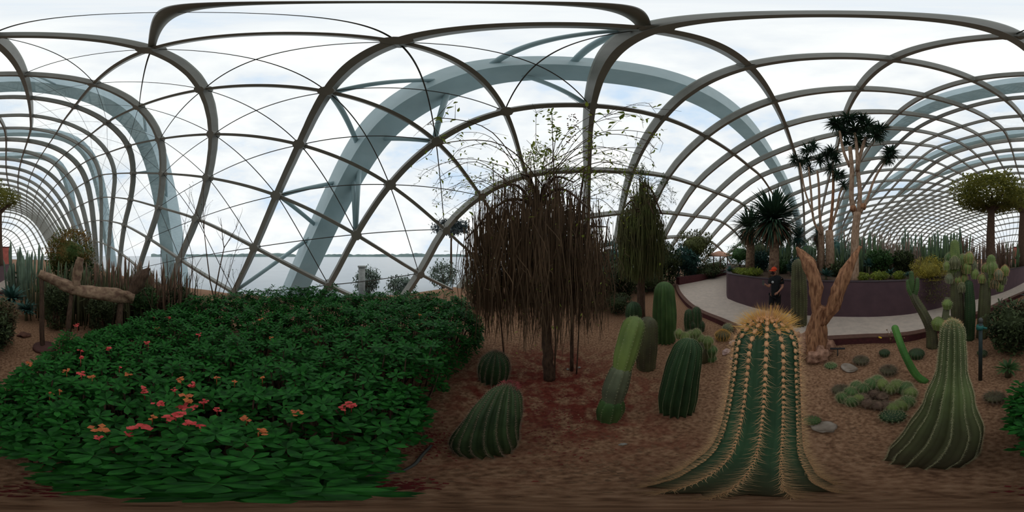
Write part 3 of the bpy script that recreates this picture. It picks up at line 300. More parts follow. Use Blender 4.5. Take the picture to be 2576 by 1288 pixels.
for b in range(nJ):
    P = smooth_path(S[:, b], 3); N = smooth_path(NRM[:, b], 3)
    for r in clip_runs(P, N):
        m = MB(); m.beam([q[0] for q in r], [q[1] for q in r], *((.20, .55) if jj[b] >= 0 else (.13, .24))); m.build('purlin', STEEL, ceiling, smooth=False)
def node(k, j): return Vector(S[KI[k], JI[j]])
for k in (2, 1, 0, -1, -2, -3, -4):
    for j in range(-7, 0):
        if k == 2 and j > -3: continue
        for (A, B) in ((node(k, j), node(k-1, j+1)), (node(k, j+1), node(k-1, j))):
            if min(A.z, B.z) < -.2: continue
            if k <= -2: rr = .013
            else: rr = .02
            m = MB(); m.tube([A, B], rr, 5); m.build('bracing_cable', CABLE, ceiling)
m = MB(); A, B = node(0, 0), node(-1, -1); m.tube([A, B], .07, 6); m.build('bracing_rod', STEEL, ceiling)
for k in range(-5, 4):                       # node castings
    for j in range(-7, 6):
        p = S[KI[k], JI[j]]
        if p[2] < .2: continue
        if k < -3 or j > 3: continue
        v = Vector(NRM[KI[k], JI[j]]); m = MB(); m.tube([Vector(p)-v*.22, Vector(p)+v*.2], .21, 10); m.build('node_casting', STEEL, ceiling, smooth=False)

# pale arches outside the glass
def arch(pts, label, legs, ends=(1, 1), wid=1.0):
    P = [Vector(l2w(p)) for p in pts]
    def down(P0, P1):
        q = P0+(P0-P1).normalized()*max(.5, (P0.z+1.0)/max(.35, abs((P0-P1).normalized().z))); return q
    if ends[0]: P.insert(0, down(P[0], P[1]))
    if ends[1]: P.append(down(P[-1], P[-2]))
    Q = smooth_path(P, 3); Q = smooth_path([sum((Q[max(0, min(len(Q)-1, i+d))] for d in (-2, -1, 0, 1, 2)), Vector())/5 for i in range(0, len(Q))], 1)
    cen = Vector((4, Q[len(Q)//2].y-.0, 2)); N = [(q-cen).normalized() for q in Q]
    t = thing('outer_arch', label, 'steel arch', (Q[0].x, Q[0].y, 0), 'steel arches outside the glass')
    m = MB(); m.beam(Q, N, wid, wid*1.2); m.build('arch_beam', PALE, t, smooth=False)
    for px, py, k, j, n1 in legs:
        A = node(k, j)+Vector(NRM[KI[k], JI[j]])*.25
        d = (ray(px, py, 1)-Vector((0, 0, CAMZ))).normalized()
        best = min(Q, key=lambda q: ((q-Vector((0, 0, CAMZ))).normalized()-d).length)
        m = MB(); m.tube([A, best], .10, 8); m.build('strut', PALE, t)
    return t
arch(ARCH['A'], 'pale blue-grey box arch rising beyond the glass above the water view', [
    (1420, 165, 0, 0, 1), (1205, 180, 0, 0, 1), (905, 380, 0, -2, 1), (1130, 205, 0, -2, 1), (1140, 205, 1, -2, 1), (950, 340, 1, -2, 1),
    (860, 440, 0, -4, 1), (800, 600, 0, -4, 1), (885, 420, 1, -4, 1), (905, 385, 1, -4, 1), (790, 590, 0, -6, 1), (1500, 180, 1, 0, 1), (1250, 180, 1, 0, 1)])
arch(ARCH['B'], 'pale arch outside the glass behind the round canopied tree, nearest of that side', wid=1.25, legs=[
    (420, 520, -2, -4, 1), (405, 430, -3, -4, 1), (370, 340, -2, -2, 1), (310, 272, -3, -2, 1), (150, 218, -2, 0, 1), (72, 210, -3, 0, 1)])
arch(ARCH['C'], 'second pale arch down the long end of the dome', [])
arch(ARCH['D'], 'faintest pale arch far down the long end of the dome', [], (1, 0))

# ================================================================ ground
dense = []
def fine(A, n=6):
    o = []
    for i in range(len(A)-1):
        for k in range(n): o.append(A[i]*(1-k/n)+A[i+1]*k/n)
    o.append(A[-1]); return np.array(o)
F = fine(np.swapaxes(fine(S), 0, 1))
P = F.reshape(-1, 3); P = P[np.abs(P[:, 2]) < .5]
NB = 120; Rr = np.full(NB, np.nan)
azs = np.arctan2(P[:, 0], P[:, 1]); rad = np.hypot(P[:, 0], P[:, 1])
bi = ((azs+PI)/(2*PI)*NB).astype(int) % NB
for i in range(NB):
    q = rad[bi == i]
    if len(q): Rr[i] = q.max()
ok = ~np.isnan(Rr); Rr = np.interp(np.arange(NB), np.arange(NB)[ok], Rr[ok], period=NB)
def edge(a): return float(np.interp((a+PI)/(2*PI)*NB-.5, np.arange(NB), Rr, period=NB))+.35
sm = bpy.data.materials.new('bed_soil'); sm.use_nodes = True; n = sm.node_tree; b = n.nodes['Principled BSDF']; b.inputs['Roughness'].default_value = .95; b.inputs['Specular IOR Level'].default_value = .1
t = n.nodes.new('ShaderNodeTexCoord')
def nn(sc, det=5, off=0):
    z = n.nodes.new('ShaderNodeTexNoise'); z.inputs['Scale'].default_value = sc; z.inputs['Detail'].default_value = det
    m_ = n.nodes.new('ShaderNodeMapping'); m_.inputs['Location'].default_value = (off, off, 0); n.links.new(t.outputs['Object'], m_.inputs[0]); n.links.new(m_.outputs[0], z.inputs[0]); return z
def ramp(src, stops):
    r = n.nodes.new('ShaderNodeValToRGB'); r.color_ramp.elements[0].position = stops[0][0]; r.color_ramp.elements[0].color = (*stops[0][1], 1)
    r.color_ramp.elements[1].position = stops[-1][0]; r.color_ramp.elements[1].color = (*stops[-1][1], 1)
    for p_, c_ in stops[1:-1]: e_ = r.color_ramp.elements.new(p_); e_.color = (*c_, 1)
    n.links.new(src, r.inputs[0]); return r
def mixc(fac, a_, b_):
    m_ = n.nodes.new('ShaderNodeMix'); m_.data_type = 'RGBA'; n.links.new(fac, m_.inputs[0]); n.links.new(a_, m_.inputs[6]); n.links.new(b_, m_.inputs[7]); return m_.outputs[2]
f1 = nn(28, 8); soilA = ramp(f1.outputs['Fac'], [(.3, (.135, .070, .040)), (.5, (.27, .148, .086)), (.72, (.41, .245, .15))])
f2 = nn(1.1, 3, 3); f3 = nn(24, 5, 9); red = ramp(f3.outputs['Fac'], [(.35, (.12, .026, .018)), (.65, (.20, .050, .032))])
# litter lies thick in a patch around the weeping tree
def patch(cx, cy, r0, r1):
    mp_ = n.nodes.new('ShaderNodeMapping'); mp_.vector_type = 'POINT'; mp_.inputs['Location'].default_value = (-cx, -cy, 0); n.links.new(t.outputs['Object'], mp_.inputs[0])
    ln = n.nodes.new('ShaderNodeVectorMath'); ln.operation = 'LENGTH'; n.links.new(mp_.outputs[0], ln.inputs[0])
    ad = n.nodes.new('ShaderNodeMath'); ad.operation = 'MULTIPLY_ADD'; ad.inputs[1].default_value = 1.6; n.links.new(f2.outputs['Fac'], ad.inputs[0]); n.links.new(ln.outputs['Value'], ad.inputs[2])
    mr = n.nodes.new('ShaderNodeMapRange'); mr.inputs[1].default_value = r0; mr.inputs[2].default_value = r1; mr.inputs[3].default_value = 1; mr.inputs[4].default_value = 0; n.links.new(ad.outputs[0], mr.inputs[0]); return mr.outputs[0]
tp = at(1375, 1.9); pm = patch(tp.x, tp.y, 1.5, 2.5)
spk = ramp(nn(6, 4, 5).outputs['Fac'], [(.40, (0, 0, 0)), (.56, (1, 1, 1))])
mu = n.nodes.new('ShaderNodeMath'); mu.operation = 'MULTIPLY'; n.links.new(pm, mu.inputs[0]); n.links.new(spk.outputs[0], mu.inputs[1])
c = mixc(mu.outputs[0], soilA.outputs[0], red.outputs[0])
n.links.new(c, b.inputs['Base Color'])
bp = n.nodes.new('ShaderNodeBump'); bp.inputs['Strength'].default_value = .7; bp.inputs['Distance'].default_value = .03; n.links.new(f1.outputs['Fac'], bp.inputs['Height']); n.links.new(bp.outputs[0], b.inputs['Normal'])
m = MB(); NA = 240; rings = [0, .15, .35, .6, .85, 1.1, 1.4, 1.75, 2.1, 2.5, 3, 3.5, 4, 5, 6.5, 8]
v = [(0, 0, 0)]; f = []
def soilz(x, y):
    r = math.hypot(x, y)
    if r > 5: return 0
    return (mnoise.noise(Vector((x*1.1, y*1.1, 0)))*.05+mnoise.noise(Vector((x*5, y*5, 3)))*.012-.02)*min(1, (5-r)/1.5)
for ri, r in enumerate(rings[1:]+['e']):
    for k in range(NA):
        a = 2*PI*k/NA; R_ = edge(a if a < PI else a-2*PI); rr = R_ if r == 'e' else min(r, R_*(.5+.5*r/8)) 
        x, y = math.sin(a)*rr, math.cos(a)*rr; v.append((x, y, soilz(x, y)))
for k in range(NA): f.append((0, 1+(k+1) % NA, 1+k))
for ri in range(len(rings)-1):
    for k in range(NA):
        p0 = 1+ri*NA; p1 = p0+NA; f.append((p0+k, p0+(k+1) % NA, p1+(k+1) % NA, p1+k))
# skirt so that the bed has thickness at the dome's rim
last = 1+(len(rings)-1)*NA; b0 = len(v)
for k in range(NA): q = v[last+k]; v.append((q[0], q[1], -1.6))
for k in range(NA): f.append((last+k, last+(k+1) % NA, b0+(k+1) % NA, b0+k))
m.add(v, f); floor = m.build('floor', sm); struct(floor, 'reddish brown soil bed of the conservatory', 'soil')

# water, far shore
wm = mat('grey_bay_water', (.22, .27, .31), (.19, .24, .28), .25, .15, .25, spec=.6, coords='Object')
m = MB(); m.add([(-3000, -3000, -1.5), (3000, -3000, -1.5), (3000, 3000, -1.5), (-3000, 3000, -1.5)], [(0, 1, 2, 3)])
struct(m.build('water', wm, smooth=False), 'calm grey bay water beyond the glass', 'water')
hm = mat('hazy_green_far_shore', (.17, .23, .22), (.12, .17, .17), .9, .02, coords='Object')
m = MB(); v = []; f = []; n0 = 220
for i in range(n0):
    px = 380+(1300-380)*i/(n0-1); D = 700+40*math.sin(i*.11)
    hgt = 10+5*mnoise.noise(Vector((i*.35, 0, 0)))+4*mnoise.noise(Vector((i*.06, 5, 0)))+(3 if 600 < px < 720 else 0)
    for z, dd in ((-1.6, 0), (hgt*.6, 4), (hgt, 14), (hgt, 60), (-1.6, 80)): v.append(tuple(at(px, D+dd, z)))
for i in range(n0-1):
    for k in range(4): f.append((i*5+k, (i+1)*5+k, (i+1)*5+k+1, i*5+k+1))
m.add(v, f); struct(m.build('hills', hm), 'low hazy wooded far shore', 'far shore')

# path, kerb, planter walls
PZ = .10
near = [gnd(x, y, PZ) for x, y in ((1705, 716), (1712, 735), (1735, 762), (1768, 784), (1815, 803), (1860, 822), (1900, 838), (1960, 850), (2030, 853), (2100, 849), (2180, 845), (2250, 843), (2320, 833), (2400, 808), (2480, 778), (2540, 750))]
near += [at(2576+38, 11, PZ), at(2576+82, 17.5, PZ)]
wallb = [at(1831, 17, PZ), at(1829, 11, PZ)]+[gnd(x, y, PZ) for x, y in ((1828, 745), (1840, 755), (1870, 766), (1920, 780), (1970, 788), (2060, 795), (2140, 797), (2200, 797), (2290, 790), (2340, 780), (2400, 766), (2470, 750), (2530, 733))]+[at(2576+6, 12.5, PZ), at(2576+34, 17, PZ)]
nearS = smooth_path(near, 4); wallS = smooth_path(wallb, 4)
ring = nearS+wallS[::-1]; nR = len(ring); thick = .25
m = MB(); m.add([(q.x, q.y, PZ) for q in ring]+[(q.x, q.y, PZ-thick) for q in ring], [tuple(range(nR)), tuple(range(nR, 2*nR))[::-1]]+[(i, nR+i, nR+(i+1) % nR, (i+1) % nR) for i in range(nR)])
struct(m.build('path', CONC, smooth=False), 'curving pale concrete footpath', 'path')
# path going off behind on the other side of the kerb: the far stretch
fl = [gnd(x, y, PZ) for x, y in ((1705, 716), (1760, 706))]+[at(1800, 15.5, PZ), at(1826, 17.5, PZ)]
def offset(Q, d):
    o = []
    for i, q in enumerate(Q):
        t_ = (Q[min(i+1, len(Q)-1)]-Q[max(i-1, 0)]); t_.z = 0; t_.normalize(); o.append(q+Vector((-t_.y, t_.x, 0))*d)
    return o
def sgn(Q, d=.1):                            # offset direction that goes towards the camera
    return offset(Q, d) if offset(Q, d)[len(Q)//2].length < Q[len(Q)//2].length else offset(Q, -d)
def ribbon(name, Q, w, z0, z1, mt, label, cat, top=None, kind='structure'):
    m = MB(); P_ = [Vector((q.x, q.y, (z0+z1)/2)) for q in Q]
    m.beam(P_, [Vector((0, 0, 1))]*len(P_), w, z1-z0)
    o_ = m.build(name, mt, smooth=False); struct(o_, label, cat)
    if top:
        m = MB(); m.beam([Vector((q.x, q.y, z1+.012)) for q in P_], [Vector((0, 0, 1))]*len(P_), w+.02, .024); m.build('coping', top, o_, smooth=False)
    return o_
ribbon('kerb', sgn(nearS, .09), .16, -.12, .14, KERB, 'dark red kerb along the soil bed', 'kerb', KERBT)
ribbon('kerb', offset(fl, 0), .3, -.1, .60, KERB, 'dark red low planter wall on the far side of the path bend', 'kerb')
WT = 1.24
wallm = mat('purple_wall_top', (.045, .027, .033), None, .7, 3)
away = wallS[len(wallS)//2].length
wo = offset(wallS, .12) if offset(wallS, .12)[len(wallS)//2].length > away else offset(wallS, -.12)
ribbon('planter_wall', wo, .24, -.05, WT, WALLM, 'curved purple-brown retaining wall behind the path', 'retaining wall', wallm)
# planting bed held by the wall
m = MB(); inn = [q for q in wo]; cq = sum(inn, Vector())/len(inn); v = []; f = []
for q in inn: v += [(q.x, q.y, WT-.08), (q.x*1.5, q.y*1.5, WT-.05), (q.x*2.3, q.y*2.3, WT)]
for i in range(len(inn)-1):
    for k in range(2): f.append((i*3+k, (i+1)*3+k, (i+1)*3+k+1, i*3+k+1))
m.add(v, f); struct(m.build('planter_soil', mat('planter_soil', (.16, .10, .065), (.09, .055, .036), .95, 12, .4)), 'soil of the raised planting bed', 'soil')
# ================================================================ cacti
def cactus(name, label, P, R, nr, cb, spine=None, depth=.16, seg=6, cat='cactus', parent=None, wool=None, group=None, twist=0, cap=.75, part='body', trunc=False):
    Q = smooth_path(P, seg); RR = interp(R, seg)
    L = [0]
    for i in range(1, len(Q)): L.append(L[-1]+(Q[i]-Q[i-1]).length)
    tot = L[-1]; r_end = RR[-1]; cap_l = min(tot*.5, r_end*cap/.75*1.0)
    # denser rings near the tip so that the crown is round
    ts = [tot*(i/(seg*3)) for i in range(seg*3)]; ts = [t*(tot-cap_l)/tot for t in ts]+[tot-cap_l+cap_l*math.sin(i/7*PI/2) for i in range(8)]
    def samp(t):
        k = max(0, min(len(Q)-2, int(np.searchsorted(L, t))-1)); u = (t-L[k])/max(1e-6, L[k+1]-L[k]); return Q[k].lerp(Q[k+1], u), RR[k]*(1-u)+RR[k+1]*u
    pts = [samp(t) for t in ts]; C = [p[0] for p in pts]; rad = []
    for t, (c, r) in zip(ts, pts):
        if t > tot-cap_l: u = (t-(tot-cap_l))/cap_l; r *= math.sqrt(max(0, 1-u*u))*.97+.03
        rad.append(r)
    n = nr*4; prof = [1, 1-depth*.55, 1-depth, 1-depth*.55]*nr
    T = [(C[min(i+1, len(C)-1)]-C[max(i-1, 0)]).normalized() for i in range(len(C))]
    x = Vector((1, 0, 0)); v = []; ribs = [[] for _ in range(nr)]
    for i, c in enumerate(C):
        x = (x-T[i]*x.dot(T[i])).normalized(); y = T[i].cross(x)
        for k in range(n):
            a = 2*PI*k/n+twist*ts[i]; d = x*math.cos(a)+y*math.sin(a)
            q = c+d*rad[i]*prof[k]; v.append(tuple(q))
            if k % 4 == 0:
                nd = d if ts[i] < tot-cap_l else (d*(rad[i]/max(1e-4, r_end))+T[i]*((ts[i]-(tot-cap_l))/cap_l)).normalized()
                ribs[k//4].append((Vector(q), nd, T[i], d))
    f = [(i*n+k, i*n+(k+1) % n, (i+1)*n+(k+1) % n, (i+1)*n+k) for i in range(len(C)-1) for k in range(n)]
    f += [tuple(range(n))[::-1], tuple(range((len(C)-1)*n, len(C)*n))]
    root = parent
    if root is None: root = thing(name, label, cat, (P[0][0], P[0][1], 0), group)
    m = MB(); m.add(v, f); bo = m.build(part, cb, root)
    if spine:
        sp_m, gap, num, ln, wd = spine[:5]; Pp = []; Dd = []; Ll = []; Wl = []
        for rb in ribs:
            acc = random.uniform(0, gap)
            for i in range(len(rb)-1):
                a, b_ = rb[i], rb[i+1]; d = (b_[0]-a[0]).length
                while acc < d:
                    u = acc/d; p = a[0].lerp(b_[0], u); nd = a[1].lerp(b_[1], u).normalized(); tt = a[2]; side = tt.cross(nd)
                    Wl.append((p, nd))
                    for s_ in range(num):
                        th = 2*PI*s_/num+random.random()*.8; o_ = random.uniform(.25, 1.0)
                        Dd.append(nd*random.uniform(.35, 1)+(tt*math.cos(th)+side*math.sin(th))*o_); Pp.append(p); Ll.append(ln*random.uniform(.6, 1.25))
                    acc += gap
                acc -= d
        Ll = np.array(Ll); m = MB(); sc = np.stack([np.full(len(Ll), wd), np.full(len(Ll), wd), Ll], 1)
        m.inst(SPK_V, SPK_F, frames([tuple(d) for d in Dd], sc), np.array([tuple(p) for p in Pp])); so = m.build('spines', sp_m, bo, smooth=False); so['kind'] = 'stuff'
        if wool:
            wm_, wr, zmin = wool; m = MB(); iv, if_ = ico(1)
            sel = [(p, nd) for p, nd in Wl if p.z > zmin]
            if sel:
                hs = np.array([p.z for p, nd in sel]); top_ = hs.max(); sz = wr*np.clip(.40+.75*((hs-zmin)/(top_-zmin))**2.5, .3, 1.2)
                m.inst(np.array(iv), if_, frames([tuple(nd) for p, nd in sel], np.stack([sz*.8, sz*1.25, sz*.6], 1)), np.array([tuple(p+nd*.004) for p, nd in sel]))
                w_ = m.build('wool_tufts', wm_, bo); w_['kind'] = 'stuff'
    return root, Q[-1], bo
def P3(*a): return [at(px, D, z) for px, D, z in a]
GOLD = mat('golden_spines', (.85, .52, .14), (.66, .36, .09), .6, 30)
TANSP = mat('tan_spines', (.82, .52, .28), (.60, .36, .18), .7, 30)
GREYSP = mat('grey_brown_spines', (.36, .27, .19), (.22, .16, .11), .8, 30)
PALESP = mat('pale_cream_spines', (.60, .57, .34), (.42, .39, .23), .8, 30)
WOOL = mat('orange_woolly_areoles', (.88, .50, .26), (.68, .34, .17), .95, 40)
CGIANT = cmat('deep_bluish_green_cactus_skin', (.055, .12, .058), (.03, .075, .038)); corky(CGIANT, .1, .8, (.13, .12, .07))
CDARK = cmat('dark_green_cactus_skin', (.045, .095, .035), (.022, .048, .018))
CMID = cmat('mid_green_cactus_skin', (.09, .17, .05), (.048, .10, .03))
CMID2 = cmat('faded_green_rib_skin', (.075, .12, .045), (.035, .06, .025))
CYEL = cmat('yellow_green_cactus_skin', (.21, .28, .07), (.12, .17, .05))
CBRIGHT = cmat('bright_green_cactus_skin', (.10, .26, .05), (.055, .16, .035))
COLIVE = cmat('olive_brown_cactus_skin', (.12, .125, .056), (.07, .064, .036))
CGREY = cmat('grey_green_cactus_skin', (.17, .19, .11), (.10, .11, .066))
REDWOOL = mat('reddish_crown_wool', (.38, .10, .09), (.22, .05, .05), .95, 30)

# the giant golden-spined one beside the camera
root, tip, body = cactus('giant_cactus', 'huge tilted cactus with golden spines and orange woolly tufts, largest of all', P3((1862, .36, -.03), (1884, .45, .4), (1908, .58, .8), (1922, .70, 1.25), (1930, .80, 1.73)),
    [.20, .175, .155, .155, .15], 14, CGIANT, (TANSP, .036, 12, .050, .0019), .26, 8, wool=(WOOL, .0125, .1))
m = MB(); d = rdirs(420, .1, 1); c_ = np.array(tuple(tip))-np.array([0, 0, .045]); sc = np.stack([np.full(420, .0026)]*2+[rng.uniform(.05, .09, 420)], 1)
m.inst(SPK_V, SPK_F, frames(d, sc), c_+d*np.array([.11, .11, .045])); o_ = m.build('crown_spines', GOLD, root, smooth=False, label='dense golden crown of spines'); o_['kind'] = 'stuff'
d = rdirs(900, -.2, .9); 
# left leaning barrel with red crown
root, tip, body = cactus('barrel_cactus', 'squat dark barrel leaning away with a dull red crown, beside the leafy hedge', P3((1213, .84, -.05), (1218, .88, .22), (1245, 1.0, .55), (1280, 1.20, .84)),
    [.155, .185, .165, .115], 18, CMID2, (GREYSP, .022, 5, .020, .0028), .34, 8, twist=-1.2, cap=.9)
m = MB(); d = rdirs(260, .15, 1); m.inst(SPK_V, SPK_F, frames(d, np.stack([np.full(260, .007)]*2+[rng.uniform(.015, .035, 260)], 1)), np.array(tuple(tip))-np.array([0, 0, .03])+d*np.array([.075, .075, .03]))
m.build('crown_wool', REDWOOL, root, smooth=False, label='dull red woolly crown')
cactus('barrel_cactus', 'small blackish spiny barrel just behind the red-crowned leaning barrel', P3((1240, 2.2, -.05), (1243, 2.2, .25), (1248, 2.25, .55)), [.19, .22, .17], 16, CDARK, (GREYSP, .03, 7, .04, .003), .28, 5)
# leaning column in three segments + neighbours
root, tip, b_ = cactus('ribbed_cactus', 'scarred leaning column cactus in three swollen segments with yellowish top', P3((1530, 1.32, -.05), (1536, 1.34, .22), (1541, 1.36, .44)), [.095, .12, .10], 9, CMID, (PALESP, .05, 5, .015, .0015), .16, 5, part='lower_segment')
cactus('', '', P3((1541, 1.36, .36), (1548, 1.40, .6), (1566, 1.46, .9)), [.09, .115, .10], 9, CGREY, (PALESP, .05, 5, .015, .0015), .12, 5, parent=root, part='middle_segment')
cactus('', '', P3((1564, 1.46, .82), (1575, 1.5, 1.05), (1590, 1.56, 1.28), (1602, 1.62, 1.42)), [.09, .115, .12, .11], 9, CYEL, (PALESP, .04, 6, .015, .0015), .12, 5, parent=root, part='upper_segment')
cactus('ribbed_cactus', 'dark mottled stub of a column directly behind the leaning segmented cactus', P3((1625, 2.55, -.05), (1626, 2.55, .5), (1630, 2.57, 1.04)), [.15, .18, .16], 12, COLIVE, (GREYSP, .05, 5, .02, .002), .1, 5)
cactus('ribbed_cactus', 'thick dark green ribbed column leaning right of the segmented cactus', P3((1702, 1.50, -.05), (1706, 1.52, .3), (1718, 1.58, .75), (1736, 1.66, 1.13)), [.165, .185, .175, .14], 15, CDARK, (PALESP, .02, 4, .007, .0025), .32, 7)
cactus('ribbed_cactus', 'tall plain green ribbed column at the near corner of the path', P3((1672, 3.6, -.05), (1672, 3.6, .7), (1671, 3.6, 1.48)), [.24, .27, .22], 16, CMID, (GREYSP, .03, 3, .010, .003), .28, 6)
cactus('barrel_cactus', 'small dark round cactus to the left of the tall plain column', P3((1594, 4.75, -.05), (1594, 4.75, .3), (1594, 4.75, .68)), [.2, .25, .2], 14, CDARK, (GREYSP, .06, 5, .03, .002), .15, 5)
cactus('ribbed_cactus', 'straight dark olive column standing right beside the person in the orange cap', P3((2010, 4.35, -.05), (2010, 4.35, 1.0), (2008, 4.33, 1.96)), [.21, .22, .17], 14, COLIVE, (PALESP, .05, 5, .025, .003), .3, 7)
# right leaning club
root, tip, body = cactus('club_cactus', 'pale green club cactus with swollen slumped foot and slim upright neck', P3((2322, .66, -.03), (2350, .78, .14), (2378, .92, .45), (2389, 1.02, .84), (2395, 1.10, 1.18), (2397, 1.18, 1.56)),
    [.17, .215, .215, .155, .10, .085], 15, corky(cmat('faded_green_cactus_skin', (.17, .22, .08), (.10, .12, .05), 4), .15, 1.0, (.085, .062, .038)), (PALESP, .016, 5, .016, .0026), .32, 8, cap=.9)
m = MB(); d = rdirs(220, .0, 1); m.inst(SPK_V, SPK_F, frames(d, np.stack([np.full(220, .0025)]*2+[rng.uniform(.02, .03, 220)], 1)), np.array(tuple(tip))-np.array([0, 0, .05])+d*np.array([.06, .06, .05]))
m.build('crown_spines', TANSP, root, smooth=False, label='tan tuft at the tip')['kind'] = 'stuff'
cactus('snake_cactus', 'thin bright green leaning cactus stem in front of the path kerb', P3((2328, 2.12, -.02), (2304, 2.15, .14), (2279, 2.2, .48), (2260, 2.3, .78), (2249, 2.4, .97)), [.065, .06, .055, .055, .055], 8, CBRIGHT, (PALESP, .05, 4, .008, .001), .12, 6)
def ball(name, label, px, py, D, r, cb, sp, cat='cactus', parent=None, z=None, sq=.85, nr=16, group=None, dep=.14):
    p = at(px, D, 0)
    z0 = -.02 if z is None else z
    return cactus(name, label, [p+Vector((0, 0, z0)), p+Vector((0, 0, z0+r*sq)), p+Vector((0, 0, z0+r*sq*1.75))], [r*.75, r, r*.8], nr, cb, sp, dep, 4, cat, parent, cap=.95, group=group)
def gD(y, z=0): return (CAMZ-z)/math.tan(-el(y))
ball('ball_cactus', 'dark green ball cactus just below the yellow marker on the kerb', 2225, 0, gD(893), .105, CDARK, (GREYSP, .03, 6, .025, .002))
ball('ball_cactus', 'larger blackish green ball cactus behind the thin bright leaning stem', 2306, 0, gD(898), .15, CDARK, (GREYSP, .03, 6, .03, .002))
ball('ball_cactus', 'dusty brown dried ball cactus left of the dark ball below the yellow marker', 2166, 0, gD(911), .135, COLIVE, (GREYSP, .02, 9, .04, .0025), sq=.6)
ball('ball_cactus', 'brown spiny ball cactus above the low fuzzy cushion cluster', 2235, 0, gD(936), .125, COLIVE, (GREYSP, .022, 9, .05, .0025), sq=.65)
ball('ball_cactus', 'small dark ball cactus at the foot of the green post', 2471, 0, gD(893), .10, CDARK, (GREYSP, .03, 6, .03, .002))
ball('ball_cactus', 'low grey-brown spiny ball cactus next to the edge of the flowering hedge', 2502, 0, gD(1003), .12, COLIVE, (GREYSP, .02, 8, .04, .002), sq=.6)
ball('ball_cactus', 'tiny dull ball cactus half hidden right behind the giant golden cactus', 2040, 0, gD(1062), .085, CMID, (GREYSP, .03, 6, .03, .002))
ball('ball_cactus', 'flattened dark ball cactus tucked under the right end of the cushion cluster', 2246, 0, gD(1050), .12, CDARK, (PALESP, .03, 7, .03, .002), sq=.6)
ball('ball_cactus', 'brown hairy ball cactus at the left end of the cushion cluster', 2116, 0, gD(985), .11, COLIVE, (GREYSP, .02, 8, .04, .002), sq=.7)
ball('ball_cactus', 'grey-green ball cactus by the kerb left of the big golden crown', 1832, 0, gD(832), .15, CGREY, (PALESP, .05, 7, .05, .003))
ball('ball_cactus', 'orange-spined ball cactus behind the pinkish rocks', 1818, 0, gD(852), .17, COLIVE, (GOLD, .03, 8, .05, .003))
ball('ball_cactus', 'olive ball cactus by the kerb peeking over the golden crown', 1903, 0, gD(862), .15, CGREY, (GOLD, .04, 8, .05, .003))
ball('ball_cactus', 'small green tuft-like cactus under the black plant sign', 2090, 0, gD(922), .10, CMID, (PALESP, .03, 7, .04, .002), sq=.5)
# fuzzy cushion cluster: many short segments of one plant
t = thing('cushion_cactus', 'wide low cushion of fuzzy green segments with a bare brown middle', 'cactus', tuple(gnd(2200, 1000)))
for (x, y, r, z) in ((2122, 992, .085, 0), (2138, 982, .10, .02), (2152, 970, .09, .05), (2170, 976, .10, .05), (2188, 966, .11, .06), (2206, 960, .11, .07), (2222, 966, .10, .07), (2240, 972, .09, .05), (2258, 968, .11, .06), (2275, 974, .11, .05), (2288, 986, .10, .03), (2282, 1002, .10, .02), (2268, 1012, .10, 0), (2250, 1018, .09, 0), (2160, 992, .08, .0), (2145, 1000, .08, 0)):
    p = gnd(x, y+14); dr = Vector((U(-.04, .04), U(-.04, .04), 0))
    cactus('', '', [p+Vector((0, 0, z-.03)), p+dr*.5+Vector((0, 0, z+r*.8)), p+dr+Vector((0, 0, z+r*1.6))], [r*.7, r*.8, r*.6], 10, CMID if random.random() < .7 else CYEL, (PALESP, .018, 7, .035, .0016), .1, 4, parent=t, part='segment', cap=.95)
for (x, y) in ((2175, 1005), (2200, 998), (2222, 1004), (2205, 1022), (2232, 1024), (2185, 1020)):
    p = gnd(x, y); cactus('', '', [p+Vector((0, 0, -.02)), p+Vector((U(-.03, .03), 0, .05)), p+Vector((U(-.05, .05), 0, .11))], [.06, .075, .05], 9, mat('dried_brown_segment', (.20, .13, .09), (.10, .06, .045), .9, 14), (GREYSP, .022, 6, .03, .002), .1, 3, parent=t, part='dried_segment', cap=.95)
# fuzzy pad clusters behind the dark ribbed column
t = thing('cholla_cactus', 'cluster of fuzzy yellow-tipped knobs behind the dark green ribbed column', 'cactus', tuple(at(1760, 2.75)))
for (x, y, r) in ((1708, 838, .07), (1722, 846, .08), (1737, 842, .08), (1752, 838, .085), (1764, 852, .08), (1780, 858, .10), (1790, 880, .10), (1778, 872, .10), (1770, 895, .11), (1788, 905, .10), (1758, 875, .10), (1745, 868, .09)):
    D = 2.75+U(-.1, .1); p = ray(x, y, D); p.z = max(p.z, .05)
    cactus('', '', [p+Vector((0, 0, -r*1.6)), p, p+Vector((U(-.02, .02), 0, r))], [r*.6, r, r*.7], 9, CYEL if y < 860 else CMID, (PALESP, .02, 7, .035, .002), .08, 4, parent=t, part='knob', cap=.95)
m = MB(); m.tube([at(1765, 2.78, -.05), at(1768, 2.78, .5)], [.16, .10], 8); m.build('stem', COLIVE, t)
t = thing('cholla_cactus', 'dull green knobbly cactus pair between the path and the tall plain column', 'cactus', tuple(at(1748, 4.2)))
for (x, y, r, h) in ((1733, 778, .13, .5), (1752, 772, .14, .75), (1745, 800, .16, .4), (1762, 806, .12, .45), (1736, 818, .13, .2)):
    p = ray(x, y, 4.15); cactus('', '', [Vector((p.x, p.y, -.03)), Vector((p.x, p.y, p.z*.5)), p], [r*.8, r, r*.8], 10, CDARK, (GREYSP, .04, 5, .05, .003), .1, 4, parent=t, part='stem', cap=.95)
